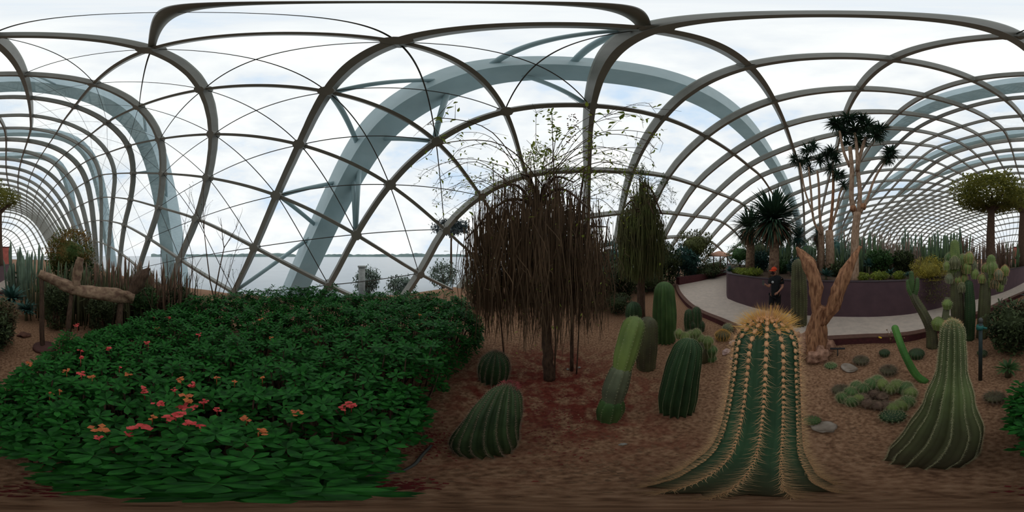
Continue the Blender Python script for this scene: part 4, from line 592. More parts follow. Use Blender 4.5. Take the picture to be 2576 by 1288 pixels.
# branching ones on the right
t = thing('branching_cactus', 'dark branching cactus whose bent arm reaches up left of the round yellow-green knobs', 'cactus', tuple(at(2345, 3.3)))
cactus('', '', P3((2346, 3.3, -.05), (2342, 3.3, .45), (2322, 3.32, .85), (2304, 3.35, 1.1), (2296, 3.38, 1.28)), [.13, .11, .10, .09, .08], 9, COLIVE, (GREYSP, .05, 5, .03, .002), .18, 5, parent=t, part='trunk')
for a_, r_ in ((((2296, 3.38, 1.2), (2288, 3.38, 1.36), (2284, 3.4, 1.56)), .06), (((2300, 3.36, 1.2), (2306, 3.36, 1.38), (2308, 3.38, 1.6)), .05), (((2294, 3.38, 1.3), (2294, 3.36, 1.5), (2292, 3.36, 1.74)), .055)):
    cactus('', '', P3(*a_), [r_, r_*1.1, r_*.8], 8, CMID, (GREYSP, .04, 5, .025, .002), .15, 4, parent=t, part='arm')
t = thing('branching_cactus', 'tall clump of stout columns topped with fuzzy pale knobs and one raised column', 'cactus', tuple(at(2420, 3.75)))
for a_, r_, c_ in ((((2412, 3.8, -.05), (2408, 3.8, .9), (2405, 3.8, 1.75)), .15, COLIVE), (((2438, 3.7, -.05), (2440, 3.7, .8), (2436, 3.7, 1.5)), .12, CDARK), (((2470, 3.8, -.05), (2476, 3.8, .8), (2480, 3.8, 1.7)), .14, COLIVE), (((2402, 3.8, 1.6), (2402, 3.8, 2.0), (2402, 3.8, 2.43)), .115, CYEL), (((2493, 3.8, 1.5), (2493, 3.8, 1.8), (2494, 3.8, 2.08)), .11, CYEL)):
    cactus('', '', P3(*a_), [r_, r_*1.08, r_*.85], 11, c_, (PALESP if c_ is CYEL else GREYSP, .05, 5, .02, .002), .14, 5, parent=t, part='column')
for (x, y, r) in ((2388, 648, .10), (2402, 660, .12), (2420, 652, .10), (2438, 648, .11), (2395, 682, .11), (2415, 680, .12), (2432, 672, .12), (2447, 666, .09), (2388, 700, .09), (2408, 704, .11), (2425, 700, .10), (2452, 688, .10), (2480, 676, .11), (2497, 672, .12), (2512, 690, .10), (2470, 700, .09), (2486, 706, .12), (2502, 712, .10), (2522, 702, .10), (2528, 680, .10), (2382, 668, .08), (2515, 720, .10), (2420, 722, .09)):
    p = ray(x, y, 3.75+U(-.12, .12)); cactus('', '', [p+Vector((0, 0, -r*1.3)), p, p+Vector((U(-.03, .03), U(-.03, .03), r*1.1))], [r*.7, r, r*.7], 9, random.choice([CYEL, CMID, CGREY, COLIVE]), (TANSP if random.random() < .5 else PALESP, .03, 6, .04, .003), .12, 4, parent=t, part='knob', cap=.95)
t = thing('knob_cactus', 'three round yellow-green ribbed knobs stacked above the club cactus tip', 'cactus', tuple(at(2372, 3.3)))
for (x, y, r, cc) in ((2383, 764, .11, CYEL), (2361, 812, .15, CYEL), (2391, 808, .10, CYEL)):
    p = ray(x, y, 3.2); cactus('', '', [p+Vector((0, 0, -r*1.0)), p, p+Vector((0, 0, r*.9))], [r*.7, r, r*.75], 11, cc, (PALESP, .04, 6, .03, .002), .14, 4, parent=t, part='knob', cap=.95)
m = MB(); m.tube([at(2372, 3.25, -.05), at(2374, 3.25, .45), at(2384, 3.25, 1.2)], [.10, .09, .06], 8); m.tube([at(2374, 3.25, .4), at(2361, 3.22, .75)], [.07, .05], 8); m.tube([at(2376, 3.25, .4), at(2390, 3.22, .8)], [.06, .04], 8); m.build('stem', COLIVE, t)

# ================================================================ flowering hedge
KX = [-30, 0, 60, 100, 200, 350, 450, 600, 850, 1050, 1150, 1210]
DIN = [.95, .75, .55, .45, .30, .16, .13, .12, .14, .75, 2.2, 2.9]
DOUT = [1.3, 1.6, 1.8, 2.0, 2.7, 3.3, 4.0, 4.4, 4.6, 4.4, 4.1, 3.4]
def inreg(px, D):
    if px < -30 or px > 1210: return -1
    a_, b_ = np.interp(px, KX, DIN), np.interp(px, KX, DOUT)
    if 900 < px <= 1050: a_ = max(a_, .14+(px-900)/150*.66)
    e_ = min(D-a_, b_-D)
    e2 = min((px+30)/2576*2*PI*D, (1215-px)/2576*2*PI*D)
    if D < 1.45: e2 = min(e2, (1062-px)/2576*2*PI*D)
    return min(e_, e2)
SEED = [
 (430, .62, 'low broad-leaved thorny shrub with the coral flower pair, nearest of the hedge'),
 (760, .62, 'low broad-leaved thorny shrub right of the coral flower pair, no blooms, big leaves'),
 (960, 1.0, 'thorny green shrub at the bare soil edge facing the red-crowned barrel'),
 (130, .95, 'thorny green shrub at the hedge corner with one orange flower'),
 (10, 1.15, 'thorny green shrub at the outer hedge end nearest the grey-brown ball cactus'),
 (330, 1.35, 'thorny green shrub with scattered coral buds below the wooden log'),
 (480, 1.25, 'thorny green shrub with the brightest coral and orange flower mass'),
 (700, 1.35, 'thorny green shrub in mid hedge with a few faded pinkish stalks'),
 (880, 1.3, 'thorny green shrub bearing one coral flower pair at the hedge right side'),
 (210, 1.9, 'thorny green shrub with red blooms close under the log end'),
 (90, 1.6, 'thorny green shrub at the hedge back beside the reddish soil'),
 (600, 2.1, 'thorny green shrub in mid hedge topped with small orange-red blooms'),
 (410, 2.3, 'thorny green shrub behind the brightest flowers with small red buds'),
 (790, 2.2, 'thorny green shrub in mid hedge with one small red bloom'),
 (960, 2.2, 'dark thorny shrub standing over the shaded soil hollow'),
 (290, 2.6, 'thorny green shrub touching the log support post'),
 (520, 3.2, 'thorny shrub at the hedge back below the bare twiggy stems'),
 (680, 3.4, 'thorny shrub at the hedge back below the crossing roof ribs and water'),
 (840, 3.5, 'thorny shrub at the hedge back in front of the pale concrete pillar'),
 (1000, 3.4, 'thorny shrub at the hedge back below the outdoor tree, taller'),
 (1110, 3.3, 'dark thorny shrub at the hedge end under the brown hanging twigs')]
SP = [at(a_, b_) for a_, b_, _ in SEED]
def owner(p): return min(range(len(SP)), key=lambda i: (SP[i]-p).length-(.2 if i > 13 else 0))
def hh(px, D, p):
    h = .86+(.28*min(1, max(0, (px-600)/400))*min(1, D/4.2) if px > 600 else 0)-max(0, .5-D)*.25
    if px < 850: h += .24*min(1, max(0, (D-2.6)/1.2))*min(1, max(0, (px-330)/150))
    return h+mnoise.noise(Vector((p.x*2.1, p.y*2.1, 1)))*.14+mnoise.noise(Vector((p.x*5.5, p.y*5.5, 4)))*.13
WH = [[] for _ in SEED]
tries = 0; want = {0: 2100, 1: 1700, 2: 1300, 3: 1000}
for lay, cnt in want.items():
    k = 0
    while k < cnt:
        px = U(-30, 1215); D = 4.7*math.sqrt(random.random())
        e_ = inreg(px, D)
        if e_ < 0: continue
        p = at(px, D); h = hh(px, D, p)*min(1, .62+.38*min(1, e_/.35))
        if lay == 3:
            if e_ > .28: continue
            z = U(.12, h); tilt = 1.0
        else: z = h-lay*.13-U(0, .09); tilt = .45
        k += 1
        i = owner(p); out_ = (p-SP[i]); out_.z = 0
        if out_.length: out_.normalize()
        n_ = Vector((random.gauss(0, tilt*.5), random.gauss(0, tilt*.5), 1))+out_*(.25+.6*(lay == 3))
        WH[i].append((Vector((p.x, p.y, max(.08, z))), n_.normalized()))
FL = [(245, 1080, 'o', 1.1), (330, 1088, 'c', 1.2), (365, 1075, 'c', 1.2), (442, 1045, 'c', 1.2), (462, 1034, 'c', 1.5), (478, 1024, 'c', 1.1), (485, 970, 'c', 1.1), (470, 1002, 'o', 1.4), (868, 1024, 'c', 1.0), (884, 1018, 'c', 1.0),
 (275, 876, 'c', 1.3), (195, 820, 'c', 1.5), (203, 882, 'c', 1.0), (203, 902, 'c', 1.0), (205, 942, 'c', 1.2), (168, 935, 'o', 1), (74, 915, 'o', 1.1), (322, 940, 'o', 1.2), (373, 862, 'c', 1.2), (388, 798, 'c', 1.0), (424, 800, 'c', 1.3), (500, 842, 'c', 1.1),
 (512, 1011, 'c', .8), (400, 1015, 'c', .9), (420, 1052, 'c', .9), (383, 1050, 'o', .7), (364, 985, 'c', .8), (508, 1074, 'c', .9), (475, 1065, 'c', .9), (455, 955, 'o', 1), (546, 1030, 'c', .8), (232, 950, 'o', .9), (680, 850, 'o', 1.2), (566, 776, 'c', 1.2),
 (655, 805, 'o', 1.3), (800, 853, 'o', 1.0), (745, 1040, 'o', .9), (362, 975, 'c', .7), (545, 950, 'o', .8), (125, 992, 'o', .8), (250, 1100, 'c', .6), (1055, 793, 'o', 1.0), (395, 826, 'o', 1.1), (150, 985, 'o', .6), (650, 1088, 'o', .9), (620, 1052, 'o', .8), (440, 980, 'c', .7), (590, 960, 'o', .6), (300, 925, 'c', .6), (660, 950, 'o', .6)]
FLW = [[] for _ in SEED]
for (x, y, c_, s_) in FL:
    D = (CAMZ-.90)/math.tan(-el(y))
    for _ in range(4):
        p = at(x, D); h = hh(x, D, p)+.035; D = (CAMZ-h)/math.tan(-el(y))
    p = at(x, D, h); FLW[owner(Vector((p.x, p.y, 0)))].append((p, c_, s_))
for i, (px, D, lab) in enumerate(SEED):
    t = thing('thorn_shrub', lab, 'shrub', (SP[i].x, SP[i].y, 0), 'thorny shrubs of the flowering hedge')
    dirs = []; pos = []; scl = []; rol = []
    for p, n_ in WH[i]:
        x = n_.orthogonal().normalized(); y = n_.cross(x); a0 = U(0, 6.3); nl = random.randint(6, 9); L0 = U(.075, .105)*(1.0 if p.length < 3 else 1.15)
        for q in range(nl):
            a = a0+q*2.4; e_ = U(.05, .75)*(q/nl)+.1
            dirs.append(tuple((x*math.cos(a)+y*math.sin(a))*math.cos(e_)+n_*math.sin(e_))); pos.append(tuple(p+n_*(q*.004))); scl.append(L0*U(.75, 1.1))
    m = MB(); m.inst(LEAF_V, LEAF_F, frames(dirs, np.array(scl)), np.array(pos)); m.build('leaves', LEAFG, t)['kind'] = 'stuff'
    m = MB()
    for p, n_ in random.sample(WH[i], min(len(WH[i]), 70)):
        b_ = SP[i].lerp(Vector((p.x, p.y, 0)), U(.4, .9)); b_.z = -.02
        m.tube([b_, b_.lerp(p, .5)+Vector((U(-.04, .04), U(-.04, .04), 0)), p], [.010, .008, .006], 5)
    m.build('stems', BARK, t)['kind'] = 'stuff'
    for p, c_, s_ in FLW[i]:
        m = MB(); dd = []; pp = []; sc_ = []
        for q in range(random.randint(5, 8)):
            o_ = Vector((U(-1, 1), U(-1, 1), U(-.3, .5)))*.028*s_; up_ = Vector((U(-.5, .5), U(-.5, .5), 1)).normalized(); x = up_.orthogonal().normalized(); y = up_.cross(x); a0 = U(0, 6)
            for w_ in range(4):
                a = a0+w_*PI/2; dd.append(tuple((x*math.cos(a)+y*math.sin(a))+up_*.3)); pp.append(tuple(p+o_)); sc_.append((.026*s_, .02*s_, .017*s_))
        m.inst(QUAD_V*np.array([1.3, 1, 1]), QUAD_F, frames(dd, np.array(sc_)), np.array(pp)); m.tube([p-Vector((0, 0, .12)), p], [.004, .003], 4)
        m.build('flower_cluster', PETAL if c_ == 'c' else PETALO, t)
# ================================================================ weeping trees
def leaves_at(m, pts, L, wide=1.0, spread=1.0):
    n = len(pts)
    if n: m.inst(LEAF_V*np.array([wide, 1, 1]), LEAF_F, frames(rdirs(n, -.5, 1), rng.uniform(.7, 1.2, n)*L), np.array([tuple(p) for p in pts])+rng.normal(0, .01*spread, (n, 3)))
def weeping(name, label, px, D, rad, ztop, zmid, zend, n, twm, lfm, trunk, tr, ntop, rtop, nleaf, lsz, leanx=0):
    c = at(px, D); t = thing(name, label, 'tree', tuple(trunk[0]))
    t.location.z = 0
    m = MB(); Q = smooth_path(trunk, 4); m.tube([q+Vector((U(-.01, .01), U(-.01, .01), 0)) for q in Q], [tr*(1-.5*i/len(Q)) for i in range(len(Q))], 9)
    top = Q[-1]; m.build('trunk', BARK, t)
    m = MB(); tips = []
    for i in range(16):
        a = 2*PI*i/16+U(-.2, .2); r = rad*U(.5, 1); b_ = Q[int(len(Q)*U(.55, .95))]
        e_ = c+Vector((math.sin(a)*r, math.cos(a)*r, zmid+(ztop-zmid)*(1-(r/rad)**2)*.8)); mid = b_.lerp(e_, .5)+Vector((0, 0, .3))
        m.tube(smooth_path([b_, mid, e_], 4), [tr*.4*(1-.7*k/8) for k in range(9)], 5); tips.append(e_)
    m.build('branch', BARK, t)['kind'] = 'stuff'
    m = MB(); lp = []
    for i in range(n):
        a = U(0, 2*PI); r = rad*random.random()**.62*U(.85, 1.12); x, y = c.x+math.sin(a)*r, c.y+math.cos(a)*r
        z0 = zmid+(ztop-zmid)*(1-min(1, (r/rad))**1.3)*U(.35, 1)+U(-.35, .3)+.35*mnoise.noise(Vector((x*1.6, y*1.6, 2))); z1 = zend+U(0, .9)*U(0, 1)+(.35 if r > rad*.9 else 0)
        if random.random() < .25: z1 = z0-(z0-z1)*U(.25, .7)
        ns = 5; P_ = []; ox, oy = U(-.12, .12), U(-.12, .12); ph = U(0, 6)
        for k in range(ns+1):
            u = k/ns; P_.append(Vector((x+ox*u+.03*math.sin(ph+u*5), y+oy*u+.03*math.cos(ph*1.3+u*4), z0+(z1-z0)*u)))
        rr = U(.003, .0065)*(D/2.6 if D > 3 else 1); m.tube(P_, [rr]*ns+[rr*.4], 3, caps=False)
        if random.random() < .5: lp += [P_[random.randint(0, ns)] for _ in range(random.randint(1, 3))]
        if random.random() < .35:
            b_ = P_[random.randint(1, ns-1)]; e_ = b_+Vector((U(-.12, .12), U(-.12, .12), U(-.2, .05))); m.tube([b_, e_], [rr*.6, rr*.3], 3, caps=False)
    m.build('hanging_twigs', twm, t, smooth=False)['kind'] = 'stuff'
    m = MB(); lt = []
    for i in range(ntop):
        a = U(0, 2*PI); b_ = c+Vector((math.sin(a)*rad*U(0, .5), math.cos(a)*rad*U(0, .5), zmid+(ztop-zmid)*U(.3, .9))); L_ = rtop*U(.5, 1.05); up_ = U(.1, 1.0)
        e_ = b_+Vector((math.sin(a)*L_, math.cos(a)*L_, up_*.75*rtop*.6-.1)); mid = b_.lerp(e_, .55)+Vector((0, 0, U(.15, .4)))
        P_ = smooth_path([b_, mid, e_, e_+Vector((math.sin(a)*.15, math.cos(a)*.15, -.2))], 4); rr = U(.004, .009); m.tube(P_, [rr*(1-.7*k/len(P_)) for k in range(len(P_))], 4)
        for k in range(3, len(P_)):
            if random.random() < .75:
                q = P_[k]; s_ = q+Vector((U(-.2, .2), U(-.2, .2), U(-.2, .15))); m.tube([q, s_], [.003, .0015], 3); lt += [q.lerp(s_, U(0, 1)) for _ in range(3)]
            lt += [P_[k]]*1
    m.build('arching_twigs', twm, t)['kind'] = 'stuff'
    random.shuffle(lt); random.shuffle(lp)
    m = MB(); leaves_at(m, lt[:nleaf], lsz, .9, 2); leaves_at(m, lp[:nleaf], lsz*.8, .8, 3)
    cl = []
    for _ in range(int(nleaf*.8)):
        a = U(0, 2*PI); r = rad*abs(random.gauss(0, .55)); cl.append(c+Vector((math.sin(a)*r, math.cos(a)*r, ztop+.15-(r/rad)*(ztop-zmid)*.75+U(-.35, .3))))
    leaves_at(m, cl, lsz, .9, 4)
    m.build('leaves', lfm, t, label='sparse yellow-green leaves')['kind'] = 'stuff'
    return t
weeping('weeping_tree', 'broad weeping tree with a brown curtain of hanging twigs, nearest the camera', 1355, 2.85, 1.33, 4.0, 2.2, .8, 2200, TWIG, LEAFY,
        [at(1381, 2.2, -.05), at(1378, 2.22, .5), at(1372, 2.4, 1.3), at(1358, 2.7, 2.3), at(1352, 2.85, 3.2)], .085, 80, 1.5, 900, .065)
weeping('weeping_tree', 'narrow greener weeping tree standing behind and right of the brown weeping tree', 1615, 5.2, .78, 5.0, 3.0, 1.2, 800, TWIGG, LEAFM,
        [at(1612, 5.2, -.05), at(1613, 5.2, 1.4), at(1616, 5.2, 2.8), at(1615, 5.2, 4.5)], .14, 22, .8, 500, .07)
# extra thin stems beside the main trunk
st = thing('climber_stems', 'tall thin vine stems rising through the brown weeping tree to a small leafy tip', 'vine', tuple(at(1392, 2.5)))
m = MB(); lt = []
for (x0, x1, D, zt, w) in ((1395, 1388, 2.45, 5.0, .012), (1372, 1402, 2.6, 4.6, .012), (1438, 1470, 2.6, 3.6, .03), (1270, 1240, 2.9, 3.9, .015), (1450, 1492, 2.5, 4.2, .012)):
    P_ = smooth_path([at(x0, D*.93, -.03), at(x0*.7+x1*.3+U(-8, 8), D, zt*.35), at(x1*.6+x0*.4+U(-8, 8), D, zt*.7), at(x1, D, zt)], 5); m.tube(P_, [w*(1-.6*k/len(P_)) for k in range(len(P_))], 6); lt += [P_[-1]]*14+[P_[-2]]*8+P_[8:]*2
m.build('stem', BARK, st); m = MB(); leaves_at(m, lt, .085, 1.0, 5); m.build('leaves', LEAFY, st)['kind'] = 'stuff'
d_ = thing('dry_seed_cluster', 'brown dried seed bunch hanging among the twigs above the weeping tree', 'seed cluster', tuple(ray(1440, 325, 2.7)))
m = MB()
for i in range(60): p = ray(1440+U(-14, 14), 325+U(-38, 38), 2.7+U(-.05, .05)); m.blob(tuple(p), U(.008, .018), 1, .2, seed=i)
m.build('seeds', DRYL, d_)['kind'] = 'stuff'

# ================================================================ driftwood, log
def gnarl(m, P, R, n=14, seed=0, notch=None):
    Q = smooth_path(P, 5); RR = interp(R, 5); T = [(Q[min(i+1, len(Q)-1)]-Q[max(i-1, 0)]).normalized() for i in range(len(Q))]; x = Vector((1, 0, 0)); v = []
    for i, q in enumerate(Q):
        x = (x-T[i]*x.dot(T[i])).normalized(); y = T[i].cross(x)
        for k in range(n):
            a = 2*PI*k/n; d = x*math.cos(a)+y*math.sin(a); w = 1+.55*mnoise.noise(Vector((math.cos(a)*1.6+seed, math.sin(a)*1.6, i*.16)))+.2*mnoise.noise(Vector((math.cos(a)*5, math.sin(a)*5+seed, i*.6)))
            if notch is not None:
                da = abs((a-notch+PI) % (2*PI)-PI)
                if da < .8 and 2 < i < len(Q)-2: w *= .35+.65*(da/.8)
            v.append(tuple(q+d*RR[i]*w))
    f = [(i*n+k, i*n+(k+1) % n, (i+1)*n+(k+1) % n, (i+1)*n+k) for i in range(len(Q)-1) for k in range(n)]+[tuple(range(n))[::-1], tuple(range((len(Q)-1)*n, len(Q)*n))]
    m.add(v, f)
D0 = 3.0
t = thing('driftwood_stump', 'tall forked orange-brown driftwood trunk, hollow, beside the giant golden cactus', 'driftwood', tuple(at(2058, D0)))
m = MB(); gnarl(m, [at(2050, D0-.05, -.05), ray(2054, 850, D0), ray(2056, 800, D0), ray(2068, 770, D0)], [.25, .18, .13, .10], seed=3); m.build('trunk_base', ORBARK, t)
m = MB(); gnarl(m, [ray(2056, 815, D0), ray(2054, 760, D0), ray(2052, 715, D0), ray(2036, 672, D0+.05), ray(2016, 640, D0+.08), ray(2004, 622, D0+.1)], [.07, .085, .13, .12, .075, .025], seed=1); m.build('left_arm', ORBARK, t)
m = MB(); gnarl(m, [ray(2066, 815, D0), ray(2092, 780, D0), ray(2110, 740, D0), ray(2124, 695, D0), ray(2146, 650, D0), ray(2165, 620, D0+.05)], [.09, .115, .14, .13, .07, .03], seed=8, notch=-PI/2); m.build('right_arm', ORBARK, t, label='hollow split arm')
m = MB()
for (x, y, r) in ((2014, 880, .24), (2060, 892, .20), (2034, 862, .24), (2078, 866, .17), (1996, 856, .20)): q = gnd(x, y+12); m.blob((q.x, q.y, r*.6), (r, r, r*.9), 3, .3, 1.8, seed=x % 17)
m.build('root_burls', mat('pinkish_tan_wood', (.50, .28, .19), (.22, .11, .07), .9, 12, .7), t)
D0 = 3.3
t = thing('driftwood_log', 'weathered grey-brown log propped level on posts above the flowering hedge', 'log', tuple(at(200, D0)))
m = MB(); gnarl(m, [ray(98, 688, D0), ray(140, 706, D0), ray(185, 727, D0), ray(240, 737, D0), ray(300, 744, D0), ray(336, 752, D0)], [.07, .095, .115, .125, .14, .12], seed=4); m.build('log', LOG, t)
m = MB(); gnarl(m, [ray(190, 730, D0), ray(193, 700, D0), ray(196, 670, D0), ray(203, 648, D0)], [.10, .08, .09, .07], seed=5); m.build('branch_stub', LOG, t)
m = MB(); gnarl(m, [ray(325, 745, D0), ray(345, 715, D0), ray(362, 690, D0), ray(376, 674, D0)], [.10, .13, .10, .03], seed=6); m.build('branch_stub', BARK, t)
for (x0, y0, x1, D1, r) in ((104, 700, 106, 3.3, .05), (180, 735, 172, 3.2, .05), (304, 752, 300, 3.2, .06)):
    m = MB(); gnarl(m, [at(x1, D1, -.05), at(x1, D1, .6), ray(x0, y0, D0)], [r, r, r*.9], seed=x0); m.build('support_post', BARK, t)
m = MB(); m.tube([at(112, 3.25, -.02), at(112, 3.25, .05)], [.24, .23], 20); m.build('foot_disc', mat('reddish_stone_disc', (.13, .06, .05), None, .9), t)

# ================================================================ rosette trees
def rosette(m, c, L, n, lo=-.35, hi=1, w=1.0, droop=1.0):
    d = rdirs(n, lo, hi); tv = BLADE_V*np.array([w, droop, 1]); m.inst(tv, BLADE_F, frames(d, rng.uniform(.75, 1.1, n)*L), np.array(tuple(c))+d*.03*L)
def skirt(m, c, L, n, w=.8): d = rdirs(n, -1, -.3); m.inst(BLADE_V*np.array([w, .5, 1]), BLADE_F, frames(d, rng.uniform(.6, 1, n)*L), np.array(tuple(c))+d*.03)
DW = 5.65
t = thing('dragon_tree', 'tallest pale-trunked tree with spiky dark heads, rising behind the driftwood', 'tree', tuple(at(2152, DW, 1.15)))
m = MB(); m.tube(smooth_path([at(2150, DW, 1.1), ray(2150, 640, DW), ray(2152, 580, DW), ray(2157, 535, DW)], 4), [.17, .16, .15, .15, .145, .14, .14, .14, .135, .13, .13, .13, .14], 12); m.build('trunk', PALEBARK, t)
hd = []
for (pts, r) in ((((2152, 540), (2142, 500), (2143, 430), (2138, 370)), .10), (((2160, 540), (2163, 480), (2158, 420), (2170, 370), (2178, 345)), .085), (((2165, 535), (2182, 500), (2200, 450), (2230, 400)), .055), (((2138, 420), (2122, 380), (2112, 330)), .06), (((2158, 430), (2155, 370), (2150, 335)), .07)):
    m = MB(); P_ = smooth_path([ray(x, y, DW+U(-.1, .1)) for x, y in pts], 4); m.tube(P_, [r*(1-.35*i/len(P_)) for i in range(len(P_))], 9); m.build('branch', PALEBARK, t); hd.append(P_[-1])
m = MB()
for x, y in ((2146, 524), (2171, 519)): m.blob(tuple(ray(x, y, DW)), (.12, .12, .14), 2, .15)
m.build('branch_collar', ORBARK, t, label='orange-brown swollen collars')
for (x, y, L_) in ((2105, 312, .52), (2122, 335, .42), (2135, 300, .5), (2150, 325, .6), (2160, 355, .5), (2182, 318, .5), (2200, 340, .5), (2214, 325, .42), (2240, 385, .42), (2234, 402, .34), (2170, 300, .4), (2128, 360, .3)):
    m = MB(); rosette(m, ray(x, y, DW+U(-.35, .35)), L_, 130, -.7, 1, 1.0); m.build('leaf_rosette', LEAFYUC, t)
DW = 7.2
t = thing('dragon_tree', 'many-stemmed dark-headed tree left of the tallest spiky one', 'tree', tuple(at(2085, DW, 1.15)))
m = MB(); m.tube([at(2088, DW, 1.1), ray(2088, 620, DW), ray(2086, 580, DW)], [.22, .19, .17], 12); m.tube([at(2068, DW+.3, 1.1), ray(2066, 610, DW+.3), ray(2064, 570, DW+.3)], [.16, .14, .13], 10); m.build('trunk', PALEBARK, t)
for (pts, r) in ((((2064, 590), (2046, 550), (2040, 480), (2034, 420)), .06), (((2068, 590), (2062, 540), (2060, 470), (2056, 430)), .065), (((2086, 590), (2092, 540), (2096, 480), (2096, 430)), .08), (((2088, 585), (2104, 530), (2112, 490), (2120, 470)), .06), (((2046, 540), (2025, 480), (2012, 410)), .045)):
    m = MB(); P_ = smooth_path([ray(x, y, DW) for x, y in pts], 4); m.tube(P_, [r*(1-.3*i/len(P_)) for i in range(len(P_))], 8); m.build('branch', ORBARK if r > .07 else PALEBARK, t)
for (x, y, L_) in ((1998, 400, .45), (2014, 412, .42), (2032, 378, .5), (2046, 368, .45), (2036, 424, .42), (2062, 405, .5), (2078, 390, .45), (2092, 382, .5), (2088, 425, .5), (2104, 400, .42), (2106, 440, .45), (2122, 465, .45), (2116, 440, .4), (2030, 400, .4)):
    m = MB(); rosette(m, ray(x, y, DW+U(-.4, .4)), L_, 100, -.8, 1); m.build('leaf_rosette', LEAFYUC, t)
def yucca(label, px, py, D, L_, nb, z0, r, mt=LEAFYUC, sk=True, w=.8):
    t = thing('yucca', label, 'yucca', tuple(at(px, D, z0))); c = ray(px, py, D)
    m = MB(); m.tube([at(px, D, z0-.05), at(px+2, D, (z0+c.z)/2), c], [r*1.2, r, r*.9], 10); m.build('trunk', LOG, t)
    m = MB(); rosette(m, c, L_, nb, -.85, 1, w, .55); m.build('leaves', mt, t)['kind'] = 'stuff'
    if sk: m = MB(); skirt(m, c, L_*1.0, nb//2); m.build('dead_leaves', DRYL, t, label='hanging brown dead leaves')['kind'] = 'stuff'
yucca('large spiky yucca with a brown leaf skirt standing behind the person in the orange cap', 1946, 553, 6.6, 1.4, 560, 1.15, .2)
yucca('smaller yucca with a thick brown trunk, left of the large spiky one', 1886, 572, 8.6, 1.25, 340, 1.15, .22)
yucca('round blue-green grassy yucca head between the large spiky yucca and the dragon trees', 2008, 596, 7.8, .75, 700, 1.15, .12, LEAFB, False, .3)
yucca('low grey-green yucca tuft right of the round blue-green one', 2060, 590, 8.2, .7, 360, 1.15, .13, LEAFB, True, .4)
def canopy_tree(label, px, D, py0, cr, zc, cz, tr, stems, mt, n, z0=0, wd=1.0):
    t = thing('canopy_tree', label, 'tree', tuple(at(px, D, z0))); b_ = at(px, D, z0-.05); f_ = ray(px, py0, D)
    m = MB(); m.tube(smooth_path([b_, b_.lerp(f_, .5)+Vector((.05, 0, 0)), f_], 4), [tr*(1.15-.45*i/8) for i in range(9)], 12); m.build('trunk', BARK, t)
    for i in range(stems):
        a = 2*PI*i/stems+U(-.3, .3); r = cr*U(.35, .85); e_ = Vector((f_.x+math.sin(a)*r, f_.y+math.cos(a)*r, zc-cz*.2)); m = MB()
        m.tube(smooth_path([f_.lerp(b_, .03), f_.lerp(e_, .5)+Vector((0, 0, (zc-f_.z)*.12)), e_], 4), [tr*.5*(1-.8*k/9) for k in range(9)], 7); m.build('branch', BARK, t)
    d = rdirs(n); rr = rng.uniform(.55, 1.0, n)[:, None]; pc = np.array([f_.x, f_.y, zc])+d*rr*np.array([cr, cr, cz])*(1+.25*np.array([mnoise.noise(Vector(tuple(q*2.2))) for q in d])[:, None])
    low = pc[:, 2] < zc-cz*.55; pc[low, 2] = zc-cz*.55+rng.uniform(0, .15, low.sum())
    m = MB(); m.inst(LEAF_V*np.array([wd, 1, 1]), LEAF_F, frames(rdirs(n, -.2, 1), rng.uniform(.7, 1.3, n)*.20), pc); m.build('foliage', mt, t)['kind'] = 'stuff'
OL = mat('olive_canopy_leaves', (.30, .29, .06), (.15, .16, .04), .7, 2, trans=.35)
canopy_tree('umbrella-shaped olive tree with a stout brown trunk at the end of the raised bed', 2494, 9.2, 525, 2.15, 5.55, 1.35, .27, 7, OL, 7000, 1.15)
canopy_tree('second flat-topped tree behind the umbrella-shaped one, at the path far bend', 2573, 13.6, 535, 1.9, 6.9, 1.0, .36, 5, OL, 3000, 1.15)

# ================================================================ generic plants
def bush(label, px, py, D, rx, rz, mt, n, L_=.12, z0=0, wd=1.0, name='bush', cat='bush', stem=True, zc=None, up=-.1):
    t = thing(name, label, cat, tuple(at(px, D, z0))); c = ray(px, py, D)
    if zc: c.z = zc
    d = rdirs(n); rr = rng.uniform(.7, 1.0, n)[:, None]
    nz_ = np.array([mnoise.noise(Vector(tuple(q*2.6+px*.1))) for q in d])[:, None]
    pc = np.array(tuple(c))+d*rr*np.array([rx, rx, rz])*(1+.35*nz_); pc[:, 2] = np.maximum(pc[:, 2], z0+.02)
    gap = c.z-rz*.6-z0
    if gap > .1:                            # leafy down to the ground
        k = int(n*.6); a = rng.uniform(0, 2*PI, k); zz = rng.uniform(z0+.02, c.z, k); r_ = rx*(.55+.4*(zz-z0)/(c.z-z0))*rng.uniform(.7, 1.05, k)
        pc = np.concatenate([pc, np.stack([c.x+np.cos(a)*r_, c.y+np.sin(a)*r_, zz], 1)]); n += k
    m = MB(); m.inst(LEAF_V*np.array([wd, 1, 1]), LEAF_F, frames(rdirs(n, up, 1), rng.uniform(.7, 1.3, n)*L_), pc); m.build('foliage', mt, t)['kind'] = 'stuff'
    m = MB(); m.blob(tuple(c), (rx*.58, rx*.58, rz*.58), 2, .25, seed=px); m.build('inner_foliage', mt, t)['kind'] = 'stuff'
    if stem:
        m = MB()
        for i in range(4): m.tube([at(px, D, z0-.03)+Vector((U(-.1, .1), U(-.1, .1), 0)), c+Vector((U(-.4, .4)*rx, U(-.4, .4)*rx, -rz*.2))], [.03, .015], 5)
        m.build('stem', BARK, t)
    return t
